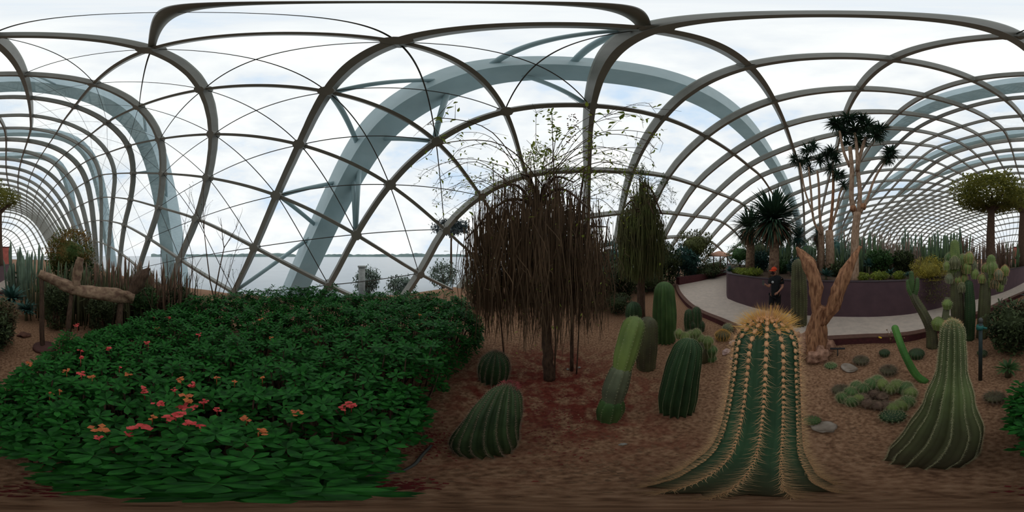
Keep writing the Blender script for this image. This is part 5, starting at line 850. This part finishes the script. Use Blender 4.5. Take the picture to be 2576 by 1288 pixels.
def agave(label, px, py, D, L_, mt, n, z0=0, group=None, w=2.4, lo=0, name='agave'):
    t = thing(name, label, name, tuple(at(px, D, z0)), group); c = ray(px, py, D); c.z = max(z0+.04, c.z)
    m = MB(); rosette(m, c, L_, n, lo, 1, w, .5); m.build('leaves', mt, t)
    m = MB(); m.tube([at(px, D, z0-.04), c+Vector((0, 0, .02))], [.05, .04], 8); m.build('stem', COLIVE, t); return t
bush('dark olive rounded bush right of the green post, by the hedge end', 2543, 815, 3.15, .48, .48, LEAFD, 1500, .10)
agave('bright green spiky tuft between the green post and the flowering hedge', 2536, 928, gD(945), .22, LEAFM, 70, w=1.4)
agave('blue-grey agave left of the log end, behind the reddish soil', 30, 752, 5.6, .62, LEAFB, 90)
agave('second blue-grey agave lower beside the log foot', 66, 780, 4.9, .42, LEAFB, 70)
bush('brown-olive dry bush at the outer end of the hedge behind the reddish soil', 8, 800, 3.4, .30, .42, mat('dry_olive_leaves', (.14, .11, .05), (.08, .06, .03), .8, 4), 900, .09)
bush('rounded green bush with a reddish top behind the log', 176, 640, 8.2, 1.25, 1.3, mat('red_tinged_leaves', (.30, .17, .05), (.10, .17, .045), .7, 1.1, trans=.15, lo=.42, hi=.6), 3600, .16, up=.0)
bush('dark green bush filling below the reddish-topped one', 205, 690, 7.2, .9, .7, LEAFD, 1300, .15)
bush('tall olive round bush at the far bend of the path', 1748, 618, 15, 1.9, 1.5, mat('olive_mid_leaves', (.15, .17, .05), (.08, .09, .032), .7, 2), 1900, .24)
bush('blue-green bush below the tall olive one at the path bend', 1722, 655, 13, 1.2, .9, LEAFB, 2000, .24)
bush('dark green bush to the right of the tall olive one, under the terracotta shelter', 1800, 668, 20.5, 1.8, .8, LEAFD, 1100, .22)
bush('dark bush behind the narrow weeping tree', 1668, 655, 11, 1.2, 1.3, LEAFD, 2200, .2)
bush('low green hedge strip along the far kerb', 1765, 682, 14.8, 1.9, .5, LEAFD, 2200, .18)
bush('shadowy bush directly behind the narrow greener weeping tree trunk', 1560, 690, 7.8, .9, 1.0, LEAFD, 1400, .15)
bush('shadowy bush seen between the two weeping trees', 1505, 700, 6.2, .7, .9, LEAFD, 1200, .13)
bush('dark shrub at the back of the brown weeping tree', 1330, 700, 7.5, 1.3, .9, LEAFD, 1300, .14)
bush('dull green shrub left behind the brown weeping tree', 1215, 720, 6.5, .8, .7, LEAFD, 900, .13)
bush('wide dark bush behind the tall plain green column, before the bend', 1625, 705, 9.5, 1.3, .9, LEAFD, 1500, .16)
bush('blue-green shrub deep behind the gap between the weeping trees', 1530, 655, 10.5, 1.5, 1.3, LEAFB, 1500, .2)
bush('dark olive shrub in the far corner behind the narrow weeping tree', 1600, 640, 13, 1.8, 1.5, LEAFD, 1500, .24)
bush('dark green shrub by the glass behind the brown curtain of twigs', 1430, 665, 9.5, 1.8, 1.3, LEAFD, 1600, .2)
bush('low brown-green scrub on the soil behind the dark round cactus', 1555, 760, 5.6, .5, .3, LEAFD, 700, .09)
BK = [(1862, 640, 12.5, 1.1, .9, LEAFM, 'mid green shrub at the far back of the raised bed, near its rounded end'), (1912, 632, 12, 1.2, 1.0, LEAFD, 'dark shrub at the back of the raised bed between the two yuccas'),
 (1968, 640, 11.5, 1.1, .9, LEAFB, 'blue-green shrub at the back of the raised bed right of the large yucca'), (2030, 636, 11.5, 1.2, .9, LEAFM, 'green shrub at the back of the bed under the round blue-green yucca'),
 (2105, 630, 12, 1.3, 1.0, LEAFB, 'blue-green shrub seen between the dragon tree trunks'), (2010, 672, 7.3, .5, .35, LEAFB, 'low blue-green shrub on the bed by the straight dark olive cactus'),
 (2105, 682, 7.2, .6, .35, LEAFD, 'low dark shrub on the bed behind the driftwood left arm'), (1960, 675, 8.2, .5, .4, LEAFM, 'low green shrub on the bed just right of the orange cap'),
 (2215, 652, 7.4, .6, .4, LEAFM, 'low green shrub on the bed at the foot of the upright stems'), (2272, 655, 7.6, .5, .4, LEAFD, 'low dark shrub on the bed beside the second row agave'), (1915, 655, 9.2, .5, .5, LEAFB, 'small blue-green shrub on the bed between the yucca trunks')]
for a_ in BK: bush(a_[6], a_[0], a_[1], a_[2], a_[3], a_[4], a_[5], 1100, .15, WT-.05)
for a_ in ((140, 752, 4.3, .35, .35, LEAFD, 'low dark green bush under the left part of the level log'), (255, 775, 4.1, .35, .30, LEAFD, 'low dark bush under the right part of the level log'), (365, 752, 4.3, .35, .35, LEAFM, 'low green bush right of the log end'), (450, 748, 4.5, .35, .3, LEAFD, 'low dark bush at the foot of the bare twiggy shrub')):
    bush(a_[6], a_[0], a_[1], a_[2], a_[3], a_[4], a_[5], 800, .10)
# raised bed planting
YG = mat('lime_groundcover_leaves', (.30, .34, .04), (.15, .20, .035), .7, 4, trans=.2)
bush('lime green clipped planting on the raised bed left of the person', 1888, 686, 7.4, .62, .20, YG, 1300, .09, WT-.05, name='ground_cover', cat='ground cover', stem=False)
bush('lime ground cover at the rounded bed end by the teal agave', 1858, 684, 8.6, .5, .22, YG, 900, .09, WT-.05, name='ground_cover', cat='ground cover', stem=False)
agave('teal agave overhanging the rounded end of the retaining wall', 1836, 694, 8.5, .38, LEAFB, 60, WT-.05)
bush('lime ground cover along the wall top behind the driftwood arm', 2168, 697, 5.8, .34, .15, YG, 1300, .06, WT-.05, name='ground_cover', cat='ground cover', stem=False)
bush('longer lime ground cover in the middle of the wall top', 2212, 695, 5.85, .36, .16, YG, 1400, .06, WT-.05, name='ground_cover', cat='ground cover', stem=False)
bush('small lime clump on the wall top left of the golden mound', 2262, 695, 5.95, .26, .18, YG, 1000, .06, WT-.05, name='ground_cover', cat='ground cover', stem=False)
agave('grey-blue agave right of the tall dark column on the wall top', 2078, 694, 6.0, .34, LEAFB, 60, WT-.05)
agave('blue-green agave in the raised bed behind the driftwood right arm', 2186, 668, 6.9, .36, LEAFB, 60, WT-.05)
agave('dark blue agave in the raised bed between the lime clumps', 2240, 690, 6.3, .30, LEAFB, 55, WT-.05)
agave('small teal agave just left of the golden mound', 2284, 694, 5.75, .22, LEAFB, 50, WT-.05)
agave('blue-green agave in the second row left of the golden mound', 2252, 664, 7.6, .36, LEAFB, 60, WT-.05)
t = bush('golden yellow-green dome-shaped mound spilling over the retaining wall', 2338, 680, 6.0, .72, .50, mat('golden_mound_leaves', (.46, .38, .06), (.25, .22, .045), .8, 2.5, trans=.1), 6500, .05, WT-.08, name='cushion_plant', cat='cushion plant', stem=False, up=.2)
m = MB(); pp = []
for i in range(900): q = ray(2338+U(-48, 60), 735+U(-28, 26), 5.55+U(-.15, .1)); pp.append(q)
leaves_at(m, pp, .09, .8, 3); m.build('trailing_stems', mat('dull_trailing_leaves', (.15, .13, .045), (.08, .07, .03), .8, 4), t, label='dull brown-green trailing fringe')['kind'] = 'stuff'
# thickets of upright stems: prototypes, then copies
def fingers(nst, hgt, rad, thick, cb, spread=.25):
    m = MB()
    for i in range(nst):
        a = U(0, 2*PI); r = rad*math.sqrt(random.random()); h = hgt*U(.5, 1.0); b_ = Vector((math.cos(a)*r, math.sin(a)*r, -.03)); o_ = Vector((math.cos(a), math.sin(a), 0))*r*spread+Vector((U(-.08, .08), U(-.08, .08), 0))
        w = thick*U(.7, 1.2); m.tube([b_, b_+o_*.3+Vector((0, 0, h*.35)), b_+o_*.8+Vector((0, 0, h*.9)), b_+o_+Vector((0, 0, h))], [w*.8, w, w*.8, w*.15], 7, prof=[1, .8, 1, .85, 1, .82, .9])
        if random.random() < .5:
            q = b_+o_*.5+Vector((0, 0, h*.5)); s_ = Vector((U(-.3, .3), U(-.3, .3), 0)); m.tube([q, q+s_*.7+Vector((0, 0, .05)), q+s_+Vector((0, 0, h*U(.15, .4)))], [w*.7, w*.7, w*.15], 6)
    return m
PROTO = []
REDB = cmat('reddish_brown_stems', (.24, .14, .09), (.12, .07, .045)); GRYG = cmat('grey_green_stems', (.17, .24, .16), (.09, .13, .09)); DKG = cmat('dark_green_stems', (.12, .19, .08), (.07, .11, .055)); PKG = cmat('pinkish_grey_stems', (.36, .26, .20), (.19, .14, .11))
kinds = [('grey-green', GRYG, 16, 2.3, .5, .055), ('reddish-brown', REDB, 22, 1.9, .5, .035), ('dark green', DKG, 18, 2.2, .5, .05), ('pinkish-grey', PKG, 20, 2.4, .45, .03), ('slender olive', COLIVE, 34, 1.7, .5, .02)]
def clump(kind, loc, rz, s_, label, group):
    key = (kind, label[:12] if False else '')
    if kind not in [k for k, _ in PROTO]:
        kn = kinds[kind]; t = thing('upright_succulent', label, 'succulent', tuple(loc), group)
        m = fingers(kn[2], kn[3], kn[4], kn[5], kn[1]); m.v = [np.concatenate(m.v)+np.array(tuple(loc))]; m.build('stems', kn[1], t)['kind'] = 'stuff'; PROTO.append((kind, t))
    else:
        src = dict(PROTO)[kind]; t = copy_tree(src); t.location = loc
    t.rotation_euler = (0, 0, rz); t.scale = (s_, s_, s_); t['label'] = label; t['group'] = group; return t
def zone(px): return ('behind the tall dragon tree trunk' if px < 2200 else 'behind the wall left of the golden mound' if px < 2290 else 'above the golden mound' if px < 2390 else 'behind the knobbly columns' if px < 2470 else 'under the umbrella-shaped tree')
rs = random.Random(5)
for i, (px, D) in enumerate([(2172, 9), (2190, 8.2), (2196, 11), (2212, 9.5), (2228, 8.6), (2240, 11.5), (2252, 9.2), (2268, 8.8), (2276, 12), (2290, 9.8), (2306, 8.9), (2318, 11), (2330, 9.4), (2346, 8.8), (2352, 12), (2368, 9.8), (2384, 8.8), (2398, 10.8), (2412, 9.2), (2428, 9.8), (2442, 8.6), (2458, 9.4), (2474, 11.5), (2508, 11.2), (2520, 10.8), (2534, 12), (2548, 12.6), (2130, 9.5), (2112, 9), (2030, 9.5), (1975, 9.5), (2140, 12)]):
    kind = [0, 2, 1, 0, 3, 1, 2, 3, 1, 0, 3, 1, 0, 2, 3, 0, 2, 0, 2, 1, 4, 1, 3, 3, 1, 3, 2, 0, 2, 0, 2, 3][i]
    z_ = zone(px) if px > 2150 else ('among the dragon tree trunks' if px > 2080 else 'beside the round blue-green yucca')
    c_ = clump(kind, tuple(at(px, D, WT-.05)), rs.uniform(0, 6), (D/9)**.8*rs.uniform(.72, 1.12)*(1.1 if D > 10.5 else 1)*(.8 if 1 and px > 2480 else 1), f'clump of {kinds[kind][0]} upright stems {z_}', 'upright succulents of the raised bed')
for i, (px, D) in enumerate([(80, 6.5), (105, 5.2), (130, 6.2), (155, 5.0), (182, 4.6), (210, 5.6), (232, 4.7), (255, 5.4), (275, 4.6), (296, 5.2), (315, 4.8), (336, 5.3), (352, 4.6), (372, 5.0), (392, 4.7), (412, 5.2), (430, 4.6), (452, 4.9), (50, 8)]):
    kind = [0, 4, 2, 4, 4, 2, 4, 1, 4, 1, 4, 1, 4, 1, 1, 4, 1, 4, 0][i]
    z_ = 'left of the round reddish-topped bush' if px < 120 else 'in front of the round reddish-topped bush' if px < 240 else 'behind the level log' if px < 345 else 'beside the bare twiggy shrub'
    clump(kind, tuple(at(px, D, 0)), rs.uniform(0, 6), {0: .95, 1: .98, 2: .8, 4: 1.05}[kind]*rs.uniform(.9, 1.1)*(D/5)**.6, f'clump of {kinds[kind][0]} upright stems {z_}', 'upright succulents behind the log')
# bare twiggy shrub
t = thing('bare_shrub', 'tall nearly leafless twiggy shrub standing against the water view', 'shrub', tuple(at(545, 3.9)))
m = MB(); lt = []
def twig(b_, d, L_, r, lv):
    P_ = [b_]; q = b_
    for k in range(4): d = (d+Vector((U(-.18, .18), U(-.18, .18), U(-.02, .12)))).normalized(); q = q+d*L_/4; P_.append(q)
    m.tube(P_, [r*(1-.55*k/4) for k in range(5)], 5)
    if lv:
        for k in range(3): twig(P_[random.randint(1, 4)], (d+Vector((U(-.7, .7), U(-.7, .7), U(-.1, .4)))).normalized(), L_*U(.3, .5), r*.45, lv-1)
    lt.append(P_[-1])
for (px, D, L_, r) in ((553, 3.9, 2.7, .022), (538, 3.85, 2.2, .026), (548, 4.0, 1.9, .014), (470, 3.9, 1.9, .018), (455, 4.0, 2.2, .016), (430, 3.9, 2.0, .016), (490, 4.1, 1.7, .012), (610, 4.1, 1.2, .012), (415, 4.2, 2.1, .015), (395, 4.0, 1.9, .014), (500, 3.8, 1.6, .012)):
    twig(at(px, D, .1), Vector((U(-.08, .08), U(-.08, .08), 1)).normalized(), L_, r, 2)
m.build('twigs', BARK, t)['kind'] = 'stuff'; m = MB(); leaves_at(m, lt*2, .04); m.build('leaves', LEAFM, t)['kind'] = 'stuff'
# ================================================================ small things
t = thing('utility_post', 'slim dark green post with a teal collar among the ball cacti', 'post', tuple(at(2466, 2.2)))
m = MB(); m.tube([at(2466, 2.2, -.05), at(2467, 2.2, 1.12)], [.028, .028], 12); m.build('pole', mat('dark_grey_green_paint', (.030, .048, .048), None, .5), t)
m = MB(); p = ray(2465, 823, 2.2); m.tube([p-Vector((0, 0, .03)), p+Vector((0, 0, .03))], [.055, .05], 12); m.tube([p+Vector((-.02, 0, 0)), p+Vector((-.10, 0, -.01))], .018, 8); m.build('collar', mat('teal_paint', (.02, .13, .11), None, .5), t)
m = MB(); p = ray(2467, 803, 2.2); m.tube([p-Vector((0, 0, .05)), p, p+Vector((0, 0, .02))], [.034, .034, .015], 12); m.build('cap', CABLE, t)
def frame_at(px):
    a = az(px); v = Vector((math.sin(a), math.cos(a), 0)); return v, Vector((v.y, -v.x, 0))
D_ = 2.96; t = thing('plant_sign', 'small blank black plant label on a stake in front of the kerb', 'sign', tuple(at(2107, D_)))
v_, r_ = frame_at(2107); m = MB(); p = ray(2107, 877, D_); m.tube([Vector((p.x, p.y, -.05)), p], .011, 6); m.build('stake', CABLE, t)
m = MB(); m.box(p, (.27, .06, .012), math.atan2(r_.y, r_.x)); m.build('plate', mat('black_sign_plate', (.012, .011, .012), None, .4), t, smooth=False)
t = thing('label_marker', 'bright yellow oval marker lying on the red kerb', 'marker', tuple(gnd(2214, 850, .17)))
m = MB(); p = gnd(2214, 850, .17); m.blob(tuple(p+Vector((0, 0, .012))), (.055, .03, .015), 2, .05); m.build('tag', mat('yellow_plastic', (.75, .48, .02), None, .5), t)
t = thing('dried_weed', 'dried brown weed stalk leaning over the path edge', 'dried plant', tuple(gnd(2240, 862)))
m = MB(); p0 = gnd(2240, 862)
for i in range(7): e_ = p0+Vector((U(-.35, .15), U(-.1, .1), U(.15, .35))); m.tube(smooth_path([p0, p0.lerp(e_, .5)+Vector((0, 0, .08)), e_], 3), .004, 4); m.blob(tuple(e_), .018, 1, .3, seed=i)
m.build('stalks', DRYL, t)
def rock(label, x, y, r, mt, fl=.6, n=1):
    p = gnd(x, y); o = MB(); o.blob((p.x, p.y, r*fl*.45), (r, r*.8, r*fl), 3, .28, 1.3, seed=x % 13)
    o_ = o.build('rock', mt, smooth=True, loc=(p.x, p.y, 0)); return tag(o_, label, 'rock')
PINK = mat('pinkish_white_rock', (.62, .44, .40), (.38, .24, .21), .9, 9, .5); GR = mat('grey_tan_rock', (.36, .30, .25), (.22, .17, .13), .9, 9, .5)
rock('pinkish white rock below the orange-spined ball cactus, uppermost of three', 1845, 866, .11, PINK)
rock('pinkish white rock in the middle below the orange-spined ball cactus', 1826, 888, .09, PINK)
rock('pinkish rock lowest of three beside the cholla cluster', 1850, 905, .10, PINK)
rock('flat grey rock on the soil right of the giant cactus', 2072, 1076, .10, GR, .3)
rock('flat tan rock below the black plant label', 2135, 926, .13, GR, .25)
rock('tiny white stone left of its twin on the red litter', 1428, 929, .022, mat('white_stone', (.4, .38, .34), None, .9)); rock('tiny white stone right of its twin on the red litter', 1457, 925, .024, MATS['white_stone'])
rock('pale stone on the soil near the foot of the segmented column cactus', 1566, 1118, .022, MATS['white_stone'])
rock('reddish stone on the soil behind the outer hedge end', 60, 845, .14, mat('reddish_rock', (.17, .075, .05), (.09, .04, .028), .9, 8, .4), .4)
t = thing('irrigation_hose', 'thin black watering hose curling out from under the hedge end', 'hose', tuple(gnd(1060, 1150)))
m = MB(); m.tube(smooth_path([gnd(1085, 1120, .02), gnd(1062, 1145, .03), gnd(1040, 1170, .02), gnd(990, 1190, .02), gnd(900, 1196, .02)], 6), .010, 6); m.build('tube', CABLE, t)
t = thing('irrigation_hose', 'thin black watering hose on the soil at the hedge corner', 'hose', tuple(gnd(175, 1180)))
m = MB(); m.tube(smooth_path([gnd(150, 1158, .02), gnd(172, 1170, .02), gnd(172, 1200, .02), gnd(210, 1222, .02)], 6), .008, 6); m.build('tube', CABLE, t)
def litter(label, pts, mt, name='fallen_petals'):
    m = MB(); P_ = []
    for (px, py, sx, sy, n) in pts:
        for i in range(n):
            q = gnd(px+random.gauss(0, sx), min(1270, max(800, py+random.gauss(0, sy)))); q.z = soilz(q.x, q.y)+.006; P_.append(tuple(q))
    d = rdirs(len(P_), -.1, .15); m.inst(QUAD_V*np.array([1.2, 1, 1]), QUAD_F, frames(d, rng.uniform(.012, .03, len(P_))), np.array(P_))
    tag(m.build(name, mt, smooth=False), label, 'petal litter', None, 'stuff')
litter('fallen dark red petals scattered at the hedge foot', [(1080, 1110, 40, 25, 220), (1000, 1220, 60, 8, 110), (200, 1180, 60, 14, 160), (90, 1120, 40, 20, 60), (500, 1225, 160, 10, 160), (60, 1230, 60, 10, 60), (1050, 1010, 30, 25, 60)], REDL)
litter('fallen red leaf litter under the weeping tree', [(1390, 1000, 70, 60, 1300), (1330, 920, 60, 25, 350), (1480, 960, 40, 50, 300)], mat('rusty_leaf_litter', (.22, .045, .03), (.12, .025, .02), .9, 7), 'leaf_litter')
litter('loose brown twigs and dry leaves over the soil', [(1800, 1100, 330, 60, 500), (2250, 1000, 160, 80, 500), (1400, 1180, 260, 25, 200)], DRYL, 'leaf_litter')

# shelter, block
t = thing('sun_shelter', 'low terracotta-coloured peaked shelter roof beyond the path bend', 'shelter', tuple(at(1812, 17)))
m = MB(); c = at(1810, 17, 0); m.tube([c+Vector((0, 0, 2.0)), c+Vector((0, 0, 2.12)), c+Vector((0, 0, 2.5)), c+Vector((0, 0, 2.58))], [1.5, 1.45, .35, .05], 18); c2 = at(1845, 17.4, 0); m.tube([c2+Vector((0, 0, 2.0)), c2+Vector((0, 0, 2.1)), c2+Vector((0, 0, 2.25))], [1.1, 1.05, .1], 16)
m.build('roof', mat('terracotta_roof', (.62, .34, .23), (.5, .26, .18), .85, 4), t)
m = MB()
for px in (1795, 1812, 1830): m.tube([at(px, 17, -.05), at(px, 17, 2.05)], .06, 8)
m.build('post', BARK, t)
t = thing('planter_block', 'salmon-red block planter near the path far bend under the second tree', 'planter', tuple(at(2576, 18)))
m = MB(); m.box(at(2576, 18.5, 1.5), (2.3, 1.2, 3.0), -az(2578)); m.build('body', mat('salmon_render', (.62, .17, .13), (.5, .13, .10), .8, 3), t, smooth=False)
m = MB(); m.box(at(2576, 18.5, 3.04), (2.4, 1.3, .08), -az(2578)); m.build('rim', KERB, t, smooth=False)

# outside: trees and pillar beyond the glass
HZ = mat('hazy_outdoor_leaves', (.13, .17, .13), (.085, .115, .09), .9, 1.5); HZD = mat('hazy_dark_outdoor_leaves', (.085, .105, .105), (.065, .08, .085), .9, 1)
def otree(label, px, py, D, rx, rz, mt, n, L_=.35):
    t = thing('outdoor_tree', label, 'tree', tuple(at(px, D, -1.5))); c = ray(px, py, D)
    m = MB(); m.tube([at(px, D, -1.55), c], [.22, .1], 7); m.build('trunk', BARK, t)
    d = rdirs(n); pc = np.array(tuple(c))+d*rng.uniform(.5, 1, n)[:, None]*np.array([rx, rx, rz])*(1+.4*np.array([mnoise.noise(Vector(tuple(q*2.4+px))) for q in d])[:, None])
    m = MB(); m.inst(LEAF_V, LEAF_F, frames(rdirs(n), rng.uniform(.7, 1.3, n)*L_), pc); m.build('foliage', mt, t)['kind'] = 'stuff'
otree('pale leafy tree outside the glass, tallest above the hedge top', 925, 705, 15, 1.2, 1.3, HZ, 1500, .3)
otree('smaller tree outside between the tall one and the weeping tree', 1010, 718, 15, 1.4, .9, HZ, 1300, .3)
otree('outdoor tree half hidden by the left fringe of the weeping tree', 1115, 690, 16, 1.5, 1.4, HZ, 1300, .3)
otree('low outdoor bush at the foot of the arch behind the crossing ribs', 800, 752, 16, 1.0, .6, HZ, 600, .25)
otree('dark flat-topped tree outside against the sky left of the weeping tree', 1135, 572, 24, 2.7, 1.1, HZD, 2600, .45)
t = thing('pillar', 'pale round concrete pillar outside the glass before the outdoor tree', 'pillar', tuple(at(910, 12.5, -1.5)))
m = MB(); m.tube([at(910, 12.5, -1.5), at(910, 12.5, 1.2)], [.26, .26], 16); m.build('shaft', mat('pillar_concrete', (.30, .30, .28), None, .9), t); m = MB(); m.tube([at(910, 12.5, 1.18), at(910, 12.5, 1.3)], [.32, .32], 16); m.build('cap', MATS['pillar_concrete'], t)

# ================================================================ the person
PD = 4.85; K = PD*2*PI/W; vv, rr_ = frame_at(1950)
def B(x, y, z): return at(1950, PD)+rr_*x+vv*y+Vector((0, 0, z))      # x to picture right, y away from the camera
pr = thing('person', 'person in an orange cap, dark shirt and shorts standing on the path', 'person', tuple(B(0, 0, PZ)))
SKIN = mat('skin', (.42, .20, .13), (.36, .17, .11), .55, 8); SHIRT = mat('black_shirt_cloth', (.014, .016, .017), (.009, .010, .011), .9, 20); TROU = mat('dark_shorts_cloth', (.012, .012, .014), None, .9, 20)
def skinmesh(name, pts, edges, mt, parent, sub=2, root=0):
    me = bpy.data.meshes.new(name); org = wloc(parent); me.from_pydata([tuple(Vector(p[0])-org) for p in pts], edges, []); me.materials.append(mt)
    o = bpy.data.objects.new(name, me); COL.objects.link(o); o.parent = parent
    sk = o.modifiers.new('skin', 'SKIN'); sk.use_smooth_shade = True; sk.branch_smoothing = .4
    if not me.skin_vertices: raise RuntimeError('no skin layer')
    for i, p in enumerate(pts):
        r = p[1]; r = r if hasattr(r, '__len__') else (r, r); s_ = me.skin_vertices[0].data[i]; s_.radius = r; s_.use_root = (i == root)
    sb = o.modifiers.new('sub', 'SUBSURF'); sb.levels = sub; sb.render_levels = sub
    return o
pts = []; ed = []; N_ = {}
def J(n_, p, r, par=None):
    N_[n_] = len(pts); pts.append((p, r))
    if par: ed.append((N_[par], N_[n_]))
J('pel', B(.0, .02, .92), (.13, .10)); J('wst', B(.01, .02, 1.08), (.125, .10), 'pel'); J('che', B(.02, .02, 1.28), (.145, .11), 'wst'); J('ucr', B(.015, .02, 1.39), (.11, .085), 'che'); J('nek', B(-.01, 0, 1.47), .05, 'ucr')
J('jaw', B(-.035, -.02, 1.535), (.062, .07), 'nek'); J('hed', B(-.035, -.015, 1.61), (.076, .086), 'jaw'); J('crn', B(-.03, -.01, 1.675), (.06, .066), 'hed')
for s_, sx in (('r', -1), ('l', 1)):
    J(s_+'hip', B(sx*.085, .02, .86), .085, 'pel'); J(s_+'kne', B(sx*.10-.02, -.01, .52), .055, s_+'hip'); J(s_+'clf', B(sx*.10-.01, .01, .38), .052, s_+'kne'); J(s_+'ank', B(sx*.10, .02, PZ+.09), .034, s_+'clf'); J(s_+'hel', B(sx*.10, .02, PZ+.045), .035, s_+'ank'); J(s_+'toe', B(sx*.10-.10, -.11, PZ+.03), .03, s_+'hel')
J('rsh', B(-.125, .0, 1.385), .055, 'ucr'); J('rel', B(-.175, -.06, 1.13), .038, 'rsh'); J('rwr', B(-.265, -.17, 1.21), .025, 'rel'); J('rha', B(-.30, -.20, 1.235), (.032, .018), 'rwr')
J('lsh', B(.17, .01, 1.385), .058, 'ucr'); J('lel', B(.225, -.04, 1.13), .042, 'lsh'); J('lwr', B(.10, -.19, 1.01), .026, 'lel'); J('lha', B(.05, -.22, .985), (.034, .02), 'lwr')
for h_, d_, up_ in (('r', Vector((-.5, -.4, .6)), Vector((.3, -.5, .6))), ('l', Vector((-.7, -.2, -.5)), Vector((.3, -.6, .5)))):
    base_ = pts[N_[h_+'ha']][0]; dx = (rr_*d_.x+vv*d_.y+Vector((0, 0, d_.z))).normalized(); ux = (rr_*up_.x+vv*up_.y+Vector((0, 0, up_.z))).normalized(); sx_ = dx.cross(ux).normalized()
    for q, (of, L_) in enumerate(((-.024, .060), (-.008, .072), (.008, .068), (.023, .052))):
        b_ = base_+sx_*of+dx*.02; J(f'{h_}f{q}a', b_, .0085, h_+'ha'); J(f'{h_}f{q}b', b_+dx*L_*.55, .008, f'{h_}f{q}a'); J(f'{h_}f{q}c', b_+dx*L_*.8-ux*L_*.45, .0065, f'{h_}f{q}b')
    b_ = base_-sx_*.026-dx*.012; J(h_+'t1', b_, .010, h_+'ha'); J(h_+'t2', b_-sx_*.022+dx*.028, .008, h_+'t1')
body = skinmesh('body', pts, ed, SKIN, pr)
pts = []; ed = []; N_ = {}
J('a', B(.0, .02, .80), (.17, .145)); J('a2', B(.0, .02, .90), (.175, .145), 'a'); J('b', B(.01, .02, 1.05), (.18, .145), 'a2'); J('c', B(.02, .02, 1.27), (.19, .14), 'b'); J('d', B(.012, .02, 1.405), (.135, .10), 'c'); J('e', B(-.005, .01, 1.47), (.07, .066), 'd')
J('r1', B(-.13, 0, 1.385), .085, 'd'); J('r2', B(-.165, -.045, 1.20), .068, 'r1'); J('l1', B(.175, .01, 1.385), .09, 'd'); J('l2', B(.215, -.03, 1.19), .072, 'l1')
skinmesh('shirt', pts, ed, SHIRT, body)
pts = []; ed = []; N_ = {}
J('a', B(0, .02, .96), (.165, .135))
for s_, sx in (('r', -1), ('l', 1)): J(s_+'1', B(sx*.085, .02, .82), .105, 'a'); J(s_+'2', B(sx*.10-.02, -.01, .52), .085, s_+'1')
skinmesh('shorts', pts, ed, TROU, body)
m = MB(); hc = B(-.033, -.012, 1.63); v = []; n_ = 18
for i in range(7):
    ph = i/6*PI/2
    for k in range(n_): a = 2*PI*k/n_; v.append(tuple(hc+(rr_*math.cos(a)*.092+vv*math.sin(a)*.098)*math.cos(ph)+Vector((0, 0, math.sin(ph)*.105))))
m.add(v, [(i*n_+k, i*n_+(k+1) % n_, (i+1)*n_+(k+1) % n_, (i+1)*n_+k) for i in range(6) for k in range(n_)]+[tuple(range(n_))[::-1]])
cap_o = m.build('cap', mat('orange_cap_cloth', (.62, .065, .018), (.52, .05, .015), .85, 12), body)
m = MB(); fdir = (rr_*-.75+vv*-.66); sd = Vector((-fdir.y, fdir.x, 0)); v = []
for i in range(7):
    a = -PI*.42+PI*.84*i/6; o1 = fdir*math.cos(a)+sd*math.sin(a)
    for e_, zz in ((.085, 0), (.15, -.018), (.15, -.028), (.085, -.012)): v.append(tuple(hc+o1*e_*(1 if e_ < .1 else (.75+.25*math.cos(a)))+Vector((0, 0, zz+.005))))
m.add(v, [(i*4+k, (i+1)*4+k, (i+1)*4+(k+1) % 4, i*4+(k+1) % 4) for i in range(6) for k in range(4)]); m.build('brim', MATS['orange_cap_cloth'], cap_o)
m = MB(); m.blob(tuple(hc+fdir*.045+Vector((0, 0, -.085))), (.062, .062, .05), 3, .04); m.build('face_mask', mat('dark_mask_cloth', (.03, .014, .018), None, .9), body)
for q in (-.03, .03): m = MB(); m.blob(tuple(hc+fdir*.078+sd*q+Vector((0, 0, -.028))), .011, 2, 0); m.build('eye', CABLE, body)
m = MB(); m.tube([hc+fdir*.078+Vector((0, 0, -.03)), hc+fdir*.100+Vector((0, 0, -.055)), hc+fdir*.085+Vector((0, 0, -.062))], [.008, .013, .010], 8); m.build('nose', SKIN, body)
for q in (-1, 1):
    m = MB(); m.blob(tuple(hc+sd*q*.082+Vector((0, 0, -.045))), (.014, .016, .028), 2, .05); m.build('ear', SKIN, body)
for q in (-1, 1): b_ = B(q*.10-.045, -.045, PZ+.04); m = MB(); m.blob(tuple(b_), (.065, .085, .042), 3, .05); m.build('shoe', CABLE, body)
m = MB(); ctr = B(-.07, -.125, 1.285); n3 = (rr_*-.35+vv*-.94).normalized(); m.tube([ctr, ctr+n3*.018], [.038, .036], 14); m.build('shirt_emblem', mat('white_print', (.55, .55, .55), None, .8), body, label='pale round print on the chest')
ph = thing('phone', 'dark phone held up in the hand of the person', 'phone', tuple(B(-.33, -.25, 1.27))); m = MB(); m.box(B(-.335, -.245, 1.285), (.07, .012, .14), -az(1950)+.5); m.build('case', CABLE, ph, smooth=False)

# copies that would otherwise read alike are told apart by their order along the bed
byl = {}
for o_ in SC.objects:
    if o_.parent is None and 'category' in o_: byl.setdefault(o_['label'], []).append(o_)
for lab, L_ in byl.items():
    if len(L_) > 1:
        L_.sort(key=lambda q: math.atan2(q.location.x, q.location.y)); num = {2: 'two', 3: 'three', 4: 'four', 5: 'five'}[len(L_)]
        names = {2: ['left', 'right'], 3: ['leftmost', 'middle', 'rightmost'], 4: ['leftmost', 'second', 'third', 'rightmost'], 5: ['leftmost', 'second', 'third', 'fourth', 'rightmost']}[len(L_)]
        for q, w_ in zip(L_, names): q['label'] = f'{lab}, {w_} of {num}'
